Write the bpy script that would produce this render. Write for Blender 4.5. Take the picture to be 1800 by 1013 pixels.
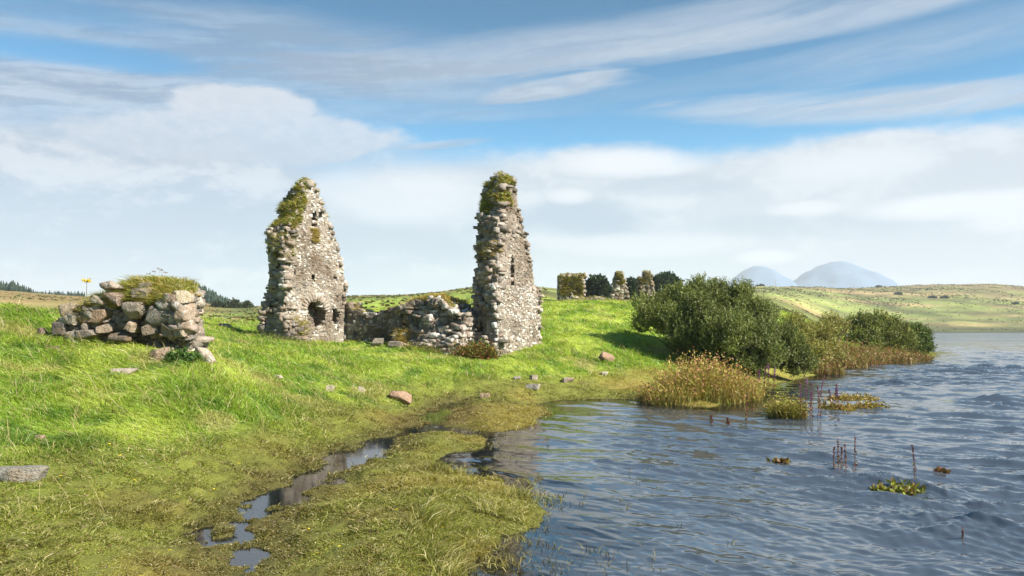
import bpy, math, random
import numpy as np
from mathutils import Vector

# ------------------------------------------------------------------ clear
for o in list(bpy.data.objects):
    bpy.data.objects.remove(o, do_unlink=True)
SC = bpy.context.scene
COL = SC.collection
R = math.radians
rng = np.random.default_rng(11)
random.seed(5)

F, CX, HY, EYE = 1350.0, 900.0, 579.0, 2.2      # photo pixels: focal length, centre column, horizon row; eye height over the water

# ------------------------------------------------------------------ camera
cam_d = bpy.data.cameras.new("camera")
cam = bpy.data.objects.new("camera", cam_d)
COL.objects.link(cam)
cam.location = (0, 0, EYE)
cam.rotation_euler = (R(90), 0, 0)
cam_d.lens = 27.0
cam_d.sensor_width = 36.0
cam_d.shift_y = (HY - 506.5) / 1800.0
cam_d.clip_start = 0.1
cam_d.clip_end = 40000
SC.camera = cam

# ------------------------------------------------------------------ exposure
SC.view_settings.view_transform = 'Standard'
SC.view_settings.look = 'None'
SC.view_settings.exposure = 1.1
SC.view_settings.gamma = 1.0
SC.render.engine = 'CYCLES'
SC.cycles.use_denoising = True
SC.cycles.max_bounces = 8
SC.cycles.transparent_max_bounces = 12
SC.cycles.volume_bounces = 2
SC.cycles.caustics_reflective = False
SC.cycles.caustics_refractive = False

# ------------------------------------------------------------------ sun
SUN_EL, SUN_AZ = 37.0, 118.0                  # azimuth clockwise from +Y
sd = Vector((math.cos(R(SUN_EL)) * math.sin(R(SUN_AZ)), math.cos(R(SUN_EL)) * math.cos(R(SUN_AZ)), math.sin(R(SUN_EL))))
sun_d = bpy.data.lights.new("sun", 'SUN')
sun_d.energy = 4.8
sun_d.angle = R(0.6)
sun_d.color = (1.0, 0.93, 0.82)
sun = bpy.data.objects.new("sun", sun_d)
sun.rotation_euler = sd.to_track_quat('Z', 'Y').to_euler()
sun.location = (40, -20, 40)
COL.objects.link(sun)


# ------------------------------------------------------------------ node helpers
class NT:
    def __init__(s, tree):
        s.t = tree
        s.n = tree.nodes
        s.l = tree.links

    def put(s, sock, v):
        if isinstance(v, bpy.types.NodeSocket):
            s.l.new(v, sock)
        elif v is not None:
            if isinstance(v, (tuple, list)) and len(v) == 3 and sock.type == 'RGBA':
                v = (*v, 1)
            sock.default_value = v

    def m(s, op, a, b=None, c=None, clamp=False):
        n = s.n.new('ShaderNodeMath')
        n.operation = op
        n.use_clamp = clamp
        for i, v in enumerate((a, b, c)):
            if v is not None:
                s.put(n.inputs[i], v)
        return n.outputs[0]

    def add(s, *a):
        r = a[0]
        for b in a[1:]:
            r = s.m('ADD', r, b)
        return r

    def mul(s, *a):
        r = a[0]
        for b in a[1:]:
            r = s.m('MULTIPLY', r, b)
        return r

    def sub(s, a, b):
        return s.m('SUBTRACT', a, b)

    def step(s, v, a, b, c=0.0, d=1.0):
        n = s.n.new('ShaderNodeMapRange')
        n.interpolation_type = 'SMOOTHSTEP'
        s.put(n.inputs[0], v)
        for i, q in enumerate((a, b, c, d)):
            s.put(n.inputs[1 + i], q)
        return n.outputs[0]

    def vec(s, x, y, z=0.0):
        n = s.n.new('ShaderNodeCombineXYZ')
        for i, v in enumerate((x, y, z)):
            s.put(n.inputs[i], v)
        return n.outputs[0]

    def noise(s, v, scale=1.0, detail=4.0, rough=0.55, dist=0.0, col=False):
        n = s.n.new('ShaderNodeTexNoise')
        s.put(n.inputs['Vector'], v)
        n.inputs['Scale'].default_value = scale
        n.inputs['Detail'].default_value = detail
        n.inputs['Roughness'].default_value = rough
        n.inputs['Distortion'].default_value = dist
        return n.outputs[1 if col else 0]

    def mix(s, f, a, b, mode='MIX'):
        n = s.n.new('ShaderNodeMix')
        n.data_type = 'RGBA'
        n.blend_type = mode
        s.put(n.inputs[0], f)
        s.put(n.inputs[6], a)
        s.put(n.inputs[7], b)
        return n.outputs[2]

    def attr(s, name, out='Color'):
        n = s.n.new('ShaderNodeAttribute')
        n.attribute_name = name
        return n.outputs[out]

    def coord(s, out='Object'):
        return s.n.new('ShaderNodeTexCoord').outputs[out]

    def geo(s, out):
        return s.n.new('ShaderNodeNewGeometry').outputs[out]

    def scalev(s, v, sc):
        n = s.n.new('ShaderNodeVectorMath')
        n.operation = 'MULTIPLY'
        s.put(n.inputs[0], v)
        n.inputs[1].default_value = sc
        return n.outputs[0]

    def bump(s, h, strength=0.5, dist=0.02):
        n = s.n.new('ShaderNodeBump')
        n.inputs['Strength'].default_value = strength
        n.inputs['Distance'].default_value = dist
        s.put(n.inputs['Height'], h)
        return n.outputs[0]


# ------------------------------------------------------------------ world: Nishita sky with procedural cloud layers
def build_world():
    w = bpy.data.worlds.new("World")
    SC.world = w
    w.use_nodes = True
    w.node_tree.nodes.clear()
    t = NT(w.node_tree)
    out = t.n.new('ShaderNodeOutputWorld')
    bg = t.n.new('ShaderNodeBackground')
    bg.inputs[1].default_value = 0.08
    t.l.new(bg.outputs[0], out.inputs[0])
    sky = t.n.new('ShaderNodeTexSky')
    sky.sky_type = 'NISHITA'
    sky.sun_disc = False
    sky.sun_elevation = R(SUN_EL)
    sky.sun_rotation = R(SUN_AZ)
    sky.altitude = 0
    sky.air_density = 1.0
    sky.dust_density = 0.6
    sky.ozone_density = 3.0
    d = t.coord('Generated')
    sep = t.n.new('ShaderNodeSeparateXYZ')
    t.l.new(d, sep.inputs[0])
    x, y, z = sep.outputs
    U = t.mul(t.m('ARCTAN2', x, y), 57.2958)
    V = t.mul(t.m('ARCSINE', z), 57.2958)

    def uv(px, py):
        u = math.atan((px - CX) / F)
        return math.degrees(u), math.degrees(math.atan((HY - py) / F * math.cos(u)))

    def bump(px, py, rx, ry, wob=None, tilt=0.0):      # soft ellipse, radii in photo pixels
        u, v = uv(px, py)
        k = 57.2958 / F
        du, dv = t.sub(U, u), t.sub(V, v)
        if tilt:
            c, s_ = math.cos(tilt), math.sin(tilt)
            du, dv = t.add(t.mul(du, c), t.mul(dv, s_)), t.sub(t.mul(dv, c), t.mul(du, s_))
        a = t.mul(du, 1 / (rx * k))
        b = t.mul(dv, 1 / (ry * k))
        r = t.add(t.mul(a, a), t.mul(b, b))
        if wob is not None:
            r = t.add(r, wob)
        return t.step(r, 1.6, 0.0)

    # noises
    th = 0.09
    su = t.add(t.mul(U, math.cos(th)), t.mul(V, math.sin(th)))
    sv = t.sub(t.mul(V, math.cos(th)), t.mul(U, math.sin(th)))
    warp = t.noise(t.vec(t.mul(U, 0.07), t.mul(V, 0.1), 0.4), 1.0, 3, 0.5)
    svw = t.add(sv, t.mul(t.sub(warp, 0.5), 2.4))
    streak = t.noise(t.vec(t.mul(su, 0.045), t.mul(svw, 0.42), 3.1), 1.0, 6, 0.55, 0.1)
    streak2 = t.noise(t.vec(t.mul(su, 0.14), t.mul(svw, 1.5), 8.7), 1.0, 7, 0.58, 0.12)
    puff = t.noise(t.vec(t.mul(U, 0.16), t.mul(V, 0.34), 1.7), 1.0, 7, 0.56, 0.15)
    puff2 = t.noise(t.vec(t.mul(U, 0.07), t.mul(V, 0.2), 5.2), 1.0, 5, 0.5, 0.2)
    fine = t.noise(t.vec(t.mul(U, 0.9), t.mul(V, 1.6), 2.2), 1.0, 6, 0.62, 0.3)
    wob = t.mul(t.sub(puff, 0.5), 2.6)
    wobs = t.mul(t.sub(streak2, 0.5), 2.4)

    # deepen and cool the clear blue
    hsv = t.n.new('ShaderNodeHueSaturation')
    hsv.inputs['Hue'].default_value = 0.483
    hsv.inputs['Saturation'].default_value = 1.38
    t.put(hsv.inputs['Value'], t.step(V, 6.0, 24.0, 1.12, 0.60))
    t.l.new(sky.outputs[0], hsv.inputs['Color'])
    c = t.mix(1.0, hsv.outputs[0], (0.57, 1.03, 1.14, 1), 'MULTIPLY')

    # upper cirrus veil: soft, streaky and half transparent
    cov = t.add(t.mul(t.sub(streak, 0.5), 0.62), t.mul(t.sub(streak2, 0.5), 0.42), 0.0)
    for (px, py, rx, ry, k, tl) in (
            (330, 170, 640, 120, 0.30, 0.03), (260, 45, 420, 50, 0.16, 0.06), (110, 92, 190, 22, -0.42, 0.03),
            (1010, 80, 520, 36, 0.44, 0.10), (1560, 12, 520, 24, 0.42, 0.08), (1560, 95, 420, 34, 0.22, 0.05),
            (1500, 186, 330, 30, 0.68, -0.03), (970, 155, 120, 18, 0.5, 0.14), (1070, 135, 80, 16, 0.45, 0.0),
            (1050, 235, 480, 26, -0.30, 0.0), (1650, 140, 330, 12, -0.3, 0.03), (880, 4, 420, 22, -0.34, 0.03), (60, 10, 260, 20, -0.2, 0.0),
            (1180, 122, 260, 10, -0.3, 0.08), (790, 252, 90, 8, 0.4, 0.1), (60, 200, 320, 110, 0.25, 0.0), (800, 150, 240, 30, 0.15, 0.05)):
        cov = t.add(cov, t.mul(bump(px, py, rx, ry, wobs, tl), k))
    cir = t.step(cov, -0.06, 0.66, 0.0, 0.86)
    ccol = t.mix(t.step(U, -25.0, 20.0), (1.55, 2.05, 2.85, 1), (2.75, 3.3, 4.05, 1))
    ccol = t.mix(t.mul(t.step(t.add(streak2, t.mul(t.sub(fine, 0.5), 0.25)), 0.40, 0.68), 0.6), ccol, (4.0, 4.4, 4.95, 1))
    c = t.mix(cir, c, ccol)

    # low bank towards the horizon
    ve = uv(900, 276)[1]
    edge = t.add(V, t.mul(t.sub(puff, 0.5), -2.4), t.mul(t.sub(puff2, 0.5), -1.2), t.mul(t.sub(fine, 0.5), -0.5))
    for (px, py, rx, ry, k) in ((1080, 275, 110, 30, -0.9), (1540, 262, 90, 30, -1.0), (120, 300, 330, 60, -1.6)):
        edge = t.add(edge, t.mul(bump(px, py, rx, ry), k))
    soft = t.step(U, -16.0, 2.0, 2.6, 0.9)
    bank = t.step(t.sub(edge, ve), soft, t.mul(soft, -1.0), 0.0, 0.92)
    # left is a pale blue grey sheet, right is whiter
    left = t.mix(t.step(V, 2.0, 12.0), (2.8, 3.4, 4.15, 1), (2.6, 3.1, 3.85, 1))
    right = t.mix(t.step(V, 1.0, 9.0), (4.4, 4.58, 4.85, 1), (4.0, 4.25, 4.6, 1))
    bcol = t.mix(t.step(t.add(U, t.mul(t.sub(puff2, 0.5), 26.0)), -20.0, 6.0), left, right)
    shade = t.step(t.add(puff, t.mul(t.sub(fine, 0.5), 0.3)), 0.46, 0.64)
    bcol = t.mix(t.mul(shade, 0.5), bcol, (5.5, 5.6, 5.75, 1))
    for (px, py, rx, ry, k) in ((990, 385, 190, 34, 0.9), (700, 425, 220, 40, 0.6), (1180, 330, 120, 20, 0.5), (620, 290, 60, 30, 0.4), (1350, 400, 300, 20, 0.4)):
        bcol = t.mix(t.mul(bump(px, py, rx, ry, wob), k), bcol, (2.75, 3.3, 4.05, 1))
    for (px, py, rx, ry, k) in ((1100, 285, 130, 24, 0.9), (720, 345, 150, 50, 0.6), (1700, 362, 150, 20, 1.0), (1150, 430, 170, 20, 0.6),
                                (1500, 290, 120, 26, 0.5), (1350, 452, 50, 12, 0.9), (1000, 345, 40, 14, 0.7), (1420, 366, 60, 12, 0.8), (1780, 385, 60, 20, 0.8)):
        bcol = t.mix(t.mul(bump(px, py, rx, ry, wob), k), bcol, (5.75, 5.8, 5.95, 1))
    c = t.mix(bank, c, bcol)

    # big soft cumulus upper left
    cm = bump(420, 240, 255, 44, wob, 0.05)
    cm = t.m('MAXIMUM', cm, bump(430, 190, 120, 36, wob))
    cm2 = t.step(t.add(cm, t.mul(t.sub(fine, 0.5), 0.3), t.mul(t.sub(puff, 0.5), 0.5)), 0.08, 0.62, 0.0, 0.8)
    ccc = t.mix(t.step(t.add(V, t.mul(wob, -1.6), t.mul(t.sub(fine, 0.5), 7.0)), 11.5, 16.5), (3.1, 3.6, 4.35, 1), (4.3, 4.5, 4.9, 1))
    c = t.mix(cm2, c, ccc)
    # below the horizon: dull ground tone
    c = t.mix(t.step(V, 0.0, -3.0), c, (1.0, 1.05, 0.9, 1))
    t.l.new(c, bg.inputs[0])


build_world()


# ------------------------------------------------------------------ numpy helpers
def sstep(a, b, v):
    t = np.clip((v - a) / (b - a), 0, 1)
    return t * t * (3 - 2 * t)


def _hash(ix, iy, seed):
    h = (ix.astype(np.int64) * 374761393 + iy.astype(np.int64) * 668265263 + seed * 1274126177) & 0xFFFFFFFF
    h = ((h ^ (h >> 13)) * 1274126177) & 0xFFFFFFFF
    h = h ^ (h >> 16)
    return (h & 0xFFFFFF) / float(0xFFFFFF)


def vn(x, y, seed=0):
    x0, y0 = np.floor(x), np.floor(y)
    fx, fy = x - x0, y - y0
    fx = fx * fx * (3 - 2 * fx)
    fy = fy * fy * (3 - 2 * fy)
    a = _hash(x0, y0, seed)
    b = _hash(x0 + 1, y0, seed)
    c = _hash(x0, y0 + 1, seed)
    d = _hash(x0 + 1, y0 + 1, seed)
    return (a * (1 - fx) + b * fx) * (1 - fy) + (c * (1 - fx) + d * fx) * fy - 0.5


def fbm(x, y, seed=0, oct=4, rough=0.5):
    r, a, s = 0, 1.0, 0.0
    for i in range(oct):
        c, q = math.cos(0.6 * i), math.sin(0.6 * i)
        r = r + a * vn((x * c - y * q) * 2 ** i + 17.3 * i, (x * q + y * c) * 2 ** i - 9.1 * i, seed + i)
        s += a
        a *= rough
    return r / s * 1.6


def P(px, D, z):
    return np.array([(px - CX) / F * D, D, z])


def Pz(px, py, z):                      # the point at height z seen at that place of the photo
    D = F * (EYE - z) / (py - HY)
    return P(px, D, z)


# ------------------------------------------------------------------ terrain
COLS = {
    -300: [(2, .3), (6, .45), (8, .6), (10, 1.2), (13, 2.0), (16, 2.7), (19, 3.1), (25, 3.0), (60, 3.6), (150, 8), (500, 27), (900, 30), (9000, 5)],
    0: [(2, .2), (6, .22), (8.5, .32), (10.1, .66), (12, 1.1), (14.8, 1.62), (17, 2.1), (19, 2.8), (22, 2.72), (30, 2.6), (60, 3.0), (150, 6.5), (500, 24.8), (900, 25), (9000, 5)],
    110: [(2, .2), (6, .2), (9, .32), (11, .6), (13, 1.0), (15, 1.42), (17, 1.70), (19, 2.62), (22, 2.6), (30, 2.5), (60, 3.0), (150, 6), (500, 22), (900, 22), (9000, 5)],
    220: [(2, .18), (6, .18), (9, .28), (11, .55), (13, 1.02), (15, 1.48), (17, 1.74), (20, 2.2), (25, 2.4), (60, 3.0), (150, 5.3), (500, 19), (900, 19), (9000, 5)],
    330: [(2, .15), (6, .15), (9, .24), (11.5, .45), (13.5, .98), (15.5, 1.56), (17, 1.76), (20, 1.85), (25, 2.1), (60, 3.0), (150, 5.0), (500, 18), (900, 19), (9000, 5)],
    400: [(2, .12), (6, .12), (9, .18), (12, .4), (15, 1.12), (17, 1.5), (18, 1.56), (22, 1.7), (28, 1.92), (40, 2.3), (80, 3.0), (150, 4.5), (500, 15.5), (900, 17), (9000, 5)],
    460: [(2, .1), (6, .1), (9, .14), (12, .25), (15, .55), (18, .95), (22, 1.35), (28, 1.75), (33, 1.9), (40, 2.1), (80, 3.0), (150, 4.2), (500, 14.5), (900, 16), (9000, 5)],
    530: [(2, .1), (6, .1), (12, .16), (15, .35), (18, .65), (22, 1.05), (27, 1.45), (31, 1.62), (34, 1.65), (40, 2.0), (60, 2.7), (100, 4.2), (300, 13), (450, 20.5), (900, 22), (9000, 5)],
    600: [(2, .1), (8, .1), (12, .13), (15, .22), (18, .38), (22, .65), (26, 1.0), (30, 1.35), (34, 1.5), (40, 1.75), (60, 2.8), (100, 5), (300, 14), (450, 21.5), (900, 23), (9000, 5)],
    680: [(2, .12), (8, .14), (14, .14), (18, .2), (20, .32), (23, .6), (26, .92), (30, 1.3), (33, 1.45), (40, 1.9), (60, 3.1), (100, 5.4), (300, 14), (450, 21.8), (900, 23), (9000, 5)],
    750: [(2, .14), (8, .2), (12, .16), (18, .12), (20, .18), (23, .4), (26, .75), (29, 1.2), (31, 1.36), (40, 2.1), (60, 3.5), (100, 6), (300, 14), (450, 22), (900, 23), (9000, 5)],
    850: [(2, .12), (8, .2), (12, .1), (18, .12), (21, .16), (24, .28), (27, .62), (29, 1.12), (31, 1.32), (36, 1.75), (45, 2.8), (60, 4.0), (100, 6.2), (450, 23), (900, 23), (9000, 5)],
    920: [(2, .1), (8, .12), (20, .12), (22, .14), (24.5, .22), (27, .5), (29.3, 1.0), (31.5, 1.35), (34, 1.6), (40, 2.5), (46, 3.3), (60, 4.15), (100, 6.2), (450, 23), (900, 23), (9000, 5)],
    1000: [(2, .1), (20, .1), (23, .1), (25, .16), (27.5, .4), (29.5, .8), (32, 1.42), (36, 2.25), (42, 3.15), (48, 3.75), (60, 4.3), (70, 4.65), (100, 5.6), (150, 7), (500, 24), (900, 30), (9000, 5)],
    1080: [(2, .1), (24, .08), (26, .14), (28, .3), (30, .62), (32, 1.05), (36, 1.95), (42, 3.0), (50, 3.9), (60, 4.35), (70, 4.65), (100, 5.4), (150, 7), (500, 25), (900, 32), (9000, 5)],
    1150: [(2, .1), (24, .08), (27, .16), (29.5, .38), (32, .8), (36, 1.6), (42, 2.7), (50, 3.7), (60, 4.3), (70, 4.6), (100, 5.3), (150, 7), (500, 27), (900, 40), (9000, 5)],
    1250: [(2, .1), (24, .08), (28, .16), (31, .4), (36, 1.2), (42, 2.3), (50, 3.3), (60, 4.1), (70, 4.5), (100, 5.0), (150, 6.5), (500, 27), (900, 48), (9000, 5)],
    1350: [(2, .1), (32, .1), (35, .35), (42, 1.3), (50, 2.5), (60, 3.6), (70, 4.3), (85, 4.5), (150, 5), (500, 24), (800, 45), (1100, 54), (9000, 5)],
    1420: [(2, .1), (36, .1), (42, .5), (50, 1.5), (60, 2.5), (72, 3.2), (90, 3.0), (150, 3.0), (500, 14), (800, 44), (1100, 60), (1500, 62), (9000, 5)],
    1480: [(2, .1), (42, .1), (50, .6), (60, 1.2), (75, 1.2), (90, .8), (470, .8), (520, 3.2), (600, 12), (800, 42), (1100, 62), (1500, 62), (9000, 5)],
    1600: [(2, .1), (52, .1), (58, .35), (66, .4), (80, .3), (480, .5), (520, 2.6), (600, 10), (800, 38), (1100, 65), (1500, 65), (9000, 5)],
    1740: [(2, .1), (60, .1), (480, .4), (520, 2.4), (600, 9), (700, 22), (850, 42), (1100, 68), (1500, 69), (9000, 5)],
    1830: [(2, .1), (60, .1), (480, .4), (520, 2.4), (600, 9), (700, 20), (850, 38), (1100, 61), (1500, 66), (9000, 5)],
    2500: [(2, .1), (60, .1), (480, .4), (520, 2.4), (600, 9), (700, 20), (850, 36), (1100, 58), (1500, 66), (9000, 5)],
}
_pxs = np.arange(-2400, 4201, 20.0)
_lds = np.linspace(math.log(1.5), math.log(12000), 320)


def _table():
    ks = sorted(COLS)
    cols = np.array([np.interp(_lds, np.log([q[0] for q in COLS[k]]), [q[1] for q in COLS[k]]) for k in ks])
    T = np.array([np.interp(_pxs, ks, cols[:, j]) for j in range(len(_lds))]).T
    for ax, sg in ((0, 1.6), (1, 1.3)):
        k = np.arange(-6, 7)
        g = np.exp(-k * k / (2 * sg * sg))
        g /= g.sum()
        T = np.apply_along_axis(lambda v: np.convolve(np.pad(v, 6, mode='edge'), g, 'valid'), ax, T)
    return T


TAB = _table()


def tab(x, y):
    D = np.maximum(y, 1.6)
    px = np.clip(CX + F * x / D, _pxs[0], _pxs[-1] - 1)
    a = (px - _pxs[0]) / 20.0
    b = np.clip((np.log(D) - _lds[0]) / (_lds[1] - _lds[0]), 0, len(_lds) - 1.001)
    i, j = a.astype(int), b.astype(int)
    fa, fb = a - i, b - j
    i = np.clip(i, 0, len(_pxs) - 2)
    return (TAB[i, j] * (1 - fa) + TAB[i + 1, j] * fa) * (1 - fb) + (TAB[i, j + 1] * (1 - fa) + TAB[i + 1, j + 1] * fa) * fb


def poly(pts):
    return np.array([Pz(a, b, 0.0)[:2] if b > 0 else P(a, -b, 0)[:2] for a, b in pts])     # a negative row means a distance


LAKE = poly([(770, 1150), (835, 1012), (868, 985), (925, 928), (945, 903), (932, 880), (893, 864), (868, 848), (830, 838), (800, 828), (782, 812),
             (800, 797), (842, 790), (846, 772), (800, 762), (745, 757), (742, 748), (800, 750), (830, 760), (880, 757), (930, 748), (953, 728), (948, 712),
             (985, 703), (1060, 701), (1125, 703), (1180, 712), (1250, 717), (1310, 706), (1332, 684), (1395, 668), (1440, 660), (1478, 643),
             (1560, 637), (1625, 631), (1641, 626), (1644, -74), (1560, -80), (1500, -92), (1462, -120), (1455, -470), (1700, -487), (2100, -490), (4000, -480),
             (4000, -2.5), (1200, -2.5)])
CHANNEL = poly([(812, 706), (772, 712), (748, 724), (738, 742), (716, 756), (655, 770), (616, 786), (568, 814), (512, 836), (462, 866), (408, 895), (362, 928),
                (375, 960), (402, 985), (410, 1030), (460, 1040), (468, 985), (476, 930), (500, 890), (560, 862), (612, 838), (650, 808), (700, 792), (712, 775),
                (742, 764), (800, 763), (800, 752), (790, 742), (800, 726), (826, 710)])


def sdf(pts, x, y):
    x = np.asarray(x, float)
    y = np.asarray(y, float)
    best = np.full(x.shape, 1e12)
    ins = np.zeros(x.shape, bool)
    n = len(pts)
    for i in range(n):
        ax, ay = pts[i]
        bx, by = pts[(i + 1) % n]
        ex, ey = bx - ax, by - ay
        t = np.clip(((x - ax) * ex + (y - ay) * ey) / (ex * ex + ey * ey + 1e-12), 0, 1)
        best = np.minimum(best, (x - ax - t * ex) ** 2 + (y - ay - t * ey) ** 2)
        c = ((ay > y) != (by > y)) & (x < ex * (y - ay) / (ey if abs(ey) > 1e-9 else 1e-9) + ax)
        ins ^= c
    d = np.sqrt(best)
    return np.where(ins, -d, d)


def terrain(x, y):
    """height, distance to the lake, distance to the channel"""
    x = np.asarray(x, float)
    y = np.asarray(y, float)
    dl = sdf(LAKE, x, y)
    dc = sdf(CHANNEL, x, y)
    wob = fbm(x * 1.1, y * 0.9, 3, 4, 0.6)
    d = np.minimum(dl + wob * np.clip(0.55 + 0.0 * y, 0, 1), dc + 0.06 + wob * 0.75 + fbm(x * 3.2, y * 2.4, 23, 4, 0.65) * 0.55 * sstep(0.9, 0.2, np.abs(dc)))
    h = tab(x, y)
    lush = sstep(0.25, 0.75, h)
    near = sstep(140, 60, y)
    mound = fbm(x * 0.55, y * 0.5, 7, 3) * 0.20 + fbm(x * 1.7, y * 1.5, 9, 3) * 0.10
    h = h + mound * lush * near
    far = sstep(90, 300, y)
    h = h + far * (fbm(x * 0.012, y * 0.008, 31, 4) * 5.0 * sstep(520, 900, y) + fbm(x * 0.03, y * 0.02, 37, 4) * 1.6) * sstep(1.0, 6.0, h)
    marsh = (1 - lush) * near
    h = h + marsh * (fbm(x * 1.6, y * 1.3, 13, 4) * 0.10 + 0.02)
    w = sstep(0.0, 1.5, d)
    land = np.maximum(h, 0.02) * w + 0.012 * (1 - w) + np.minimum(d, 0.6) * 0.05
    bed = np.maximum(-0.8, d * 0.065 + np.minimum(d + 1.2, 0) * 0.12) - 0.004
    shallow = np.maximum(-0.09, d * 0.10) - 0.006
    bed = np.where(dc < dl, shallow, bed)
    return np.where(d > 0, land, bed), dl, dc


def ground_z(x, y):
    return float(terrain(np.array([x]), np.array([y]))[0][0])


# ------------------------------------------------------------------ object helpers
def mesh(name, V, tris=None, quads=None, mat=None, parent=None, attrs=None, smooth=False, mats=None, midx=None):
    V = np.ascontiguousarray(V, np.float32)
    me = bpy.data.meshes.new(name)
    tris = np.zeros((0, 3), np.int32) if tris is None else np.asarray(tris, np.int32)
    quads = np.zeros((0, 4), np.int32) if quads is None else np.asarray(quads, np.int32)
    nt, nq = len(tris), len(quads)
    me.vertices.add(len(V))
    me.vertices.foreach_set('co', V.ravel())
    me.loops.add(nt * 3 + nq * 4)
    me.loops.foreach_set('vertex_index', np.concatenate([tris.ravel(), quads.ravel()]).astype(np.int32))
    me.polygons.add(nt + nq)
    me.polygons.foreach_set('loop_start', np.concatenate([np.arange(nt) * 3, nt * 3 + np.arange(nq) * 4]).astype(np.int32))
    me.polygons.foreach_set('loop_total', np.concatenate([np.full(nt, 3), np.full(nq, 4)]).astype(np.int32))
    if smooth:
        me.polygons.foreach_set('use_smooth', np.ones(nt + nq, bool))
    for k, (typ, arr) in (attrs or {}).items():
        a = me.attributes.new(k, typ, 'POINT')
        if typ == 'FLOAT_COLOR':
            arr = np.asarray(arr, np.float32)
            if arr.shape[1] == 3:
                arr = np.concatenate([arr, np.ones((len(arr), 1), np.float32)], 1)
            a.data.foreach_set('color', np.ascontiguousarray(arr).ravel())
        else:
            a.data.foreach_set('value', np.asarray(arr, np.float32).ravel())
    me.update(calc_edges=True)
    me.validate()
    for q in (mats or [mat]):
        me.materials.append(q)
    if midx is not None:
        me.polygons.foreach_set('material_index', np.asarray(midx, np.int32))
    o = bpy.data.objects.new(name, me)
    COL.objects.link(o)
    if parent is not None:
        o.parent = parent
        o.location = -Vector(parent.location)
    return o


def tag(o, label=None, cat=None, group=None, kind=None):
    if label:
        o['label'] = label
    if cat:
        o['category'] = cat
    if group:
        o['group'] = group
    if kind:
        o['kind'] = kind
    return o


def thing(name, label, cat, loc, group=None):
    o = bpy.data.objects.new(name, None)
    o.empty_display_size = 0.2
    o.location = loc
    COL.objects.link(o)
    return tag(o, label, cat, group)


def copy_tree(o, parent=None):
    c = o.copy()
    COL.objects.link(c)
    if parent is not None:
        c.parent = parent
    for ch in [q for q in o.children]:
        copy_tree(ch, c)
    return c


class Geo:
    """collects pieces (verts, tris, quads, colour, extra value) into one mesh"""

    def __init__(s):
        s.V, s.T, s.Q, s.C, s.L, s.n = [], [], [], [], [], 0

    def add(s, V, tris=None, quads=None, col=(0.3, 0.3, 0.3), val=0.0):
        V = np.asarray(V, float).reshape(-1, 3)
        s.V.append(V)
        if tris is not None and len(tris):
            s.T.append(np.asarray(tris) + s.n)
        if quads is not None and len(quads):
            s.Q.append(np.asarray(quads) + s.n)
        c = np.asarray(col, float)
        s.C.append(np.broadcast_to(c, (len(V), 3)) if c.ndim == 1 else c)
        v = np.asarray(val, float)
        s.L.append(np.broadcast_to(v, (len(V),)) if v.ndim == 0 else v)
        s.n += len(V)

    def build(s, name, mat, parent=None, smooth=False):
        return mesh(name, np.concatenate(s.V), np.concatenate(s.T) if s.T else None, np.concatenate(s.Q) if s.Q else None, mat, parent,
                    {'Col': ('FLOAT_COLOR', np.concatenate(s.C)), 'Val': ('FLOAT', np.concatenate(s.L))}, smooth)


def blades(geo, base, direc, length, width, col, droop=0.35, tipcol=None):
    """grass blades: base (n,3), direction (n,3), length (n,), width (n,), colour (n,3)"""
    n = len(base)
    if n == 0:
        return
    base = np.asarray(base, float)
    length = np.broadcast_to(length, (n,)).astype(float)
    width = np.broadcast_to(width, (n,)).astype(float)
    d = direc / np.linalg.norm(direc, axis=1, keepdims=True)
    ang = rng.uniform(0, 2 * np.pi, n)
    side = np.stack([np.cos(ang), np.sin(ang), np.zeros(n)], 1)
    side -= d * (side * d).sum(1, keepdims=True)
    side /= np.linalg.norm(side, axis=1, keepdims=True) + 1e-9
    out = d.copy()
    out[:, 2] = -0.2
    out /= np.linalg.norm(out, axis=1, keepdims=True)
    mid = base + d * (length * 0.55)[:, None] + out * (length * 0.06)[:, None]
    tip = mid + d * (length * 0.40)[:, None] + out * (length * droop)[:, None]
    w = side * (width * 0.5)[:, None]
    V = np.stack([base - w, base + w, mid + w * 0.8, mid - w * 0.8, tip], 1).reshape(-1, 3)
    i = np.arange(n)[:, None] * 5
    q = i + np.array([[0, 1, 2, 3]])
    t = i + np.array([[3, 2, 4]])
    tc = col if tipcol is None else tipcol
    C = np.stack([col, col, col, col, tc], 1).reshape(-1, 3)
    geo.add(V, t, q, C)


def leaves(geo, pos, direc, length, width, col):
    """pointed leaves: two triangles each"""
    n = len(pos)
    d = direc / (np.linalg.norm(direc, axis=1, keepdims=True) + 1e-9)
    rnd = rng.normal(size=(n, 3))
    s = np.cross(d, rnd)
    s /= np.linalg.norm(s, axis=1, keepdims=True) + 1e-9
    L = np.broadcast_to(length, (n,))[:, None]
    W = np.broadcast_to(width, (n,))[:, None]
    V = np.stack([pos, pos + d * L * 0.45 + s * W * 0.5, pos + d * L, pos + d * L * 0.45 - s * W * 0.5], 1).reshape(-1, 3)
    q = np.arange(n)[:, None] * 4 + np.array([[0, 1, 2, 3]])
    geo.add(V, None, q, np.repeat(col, 4, axis=0))


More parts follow.
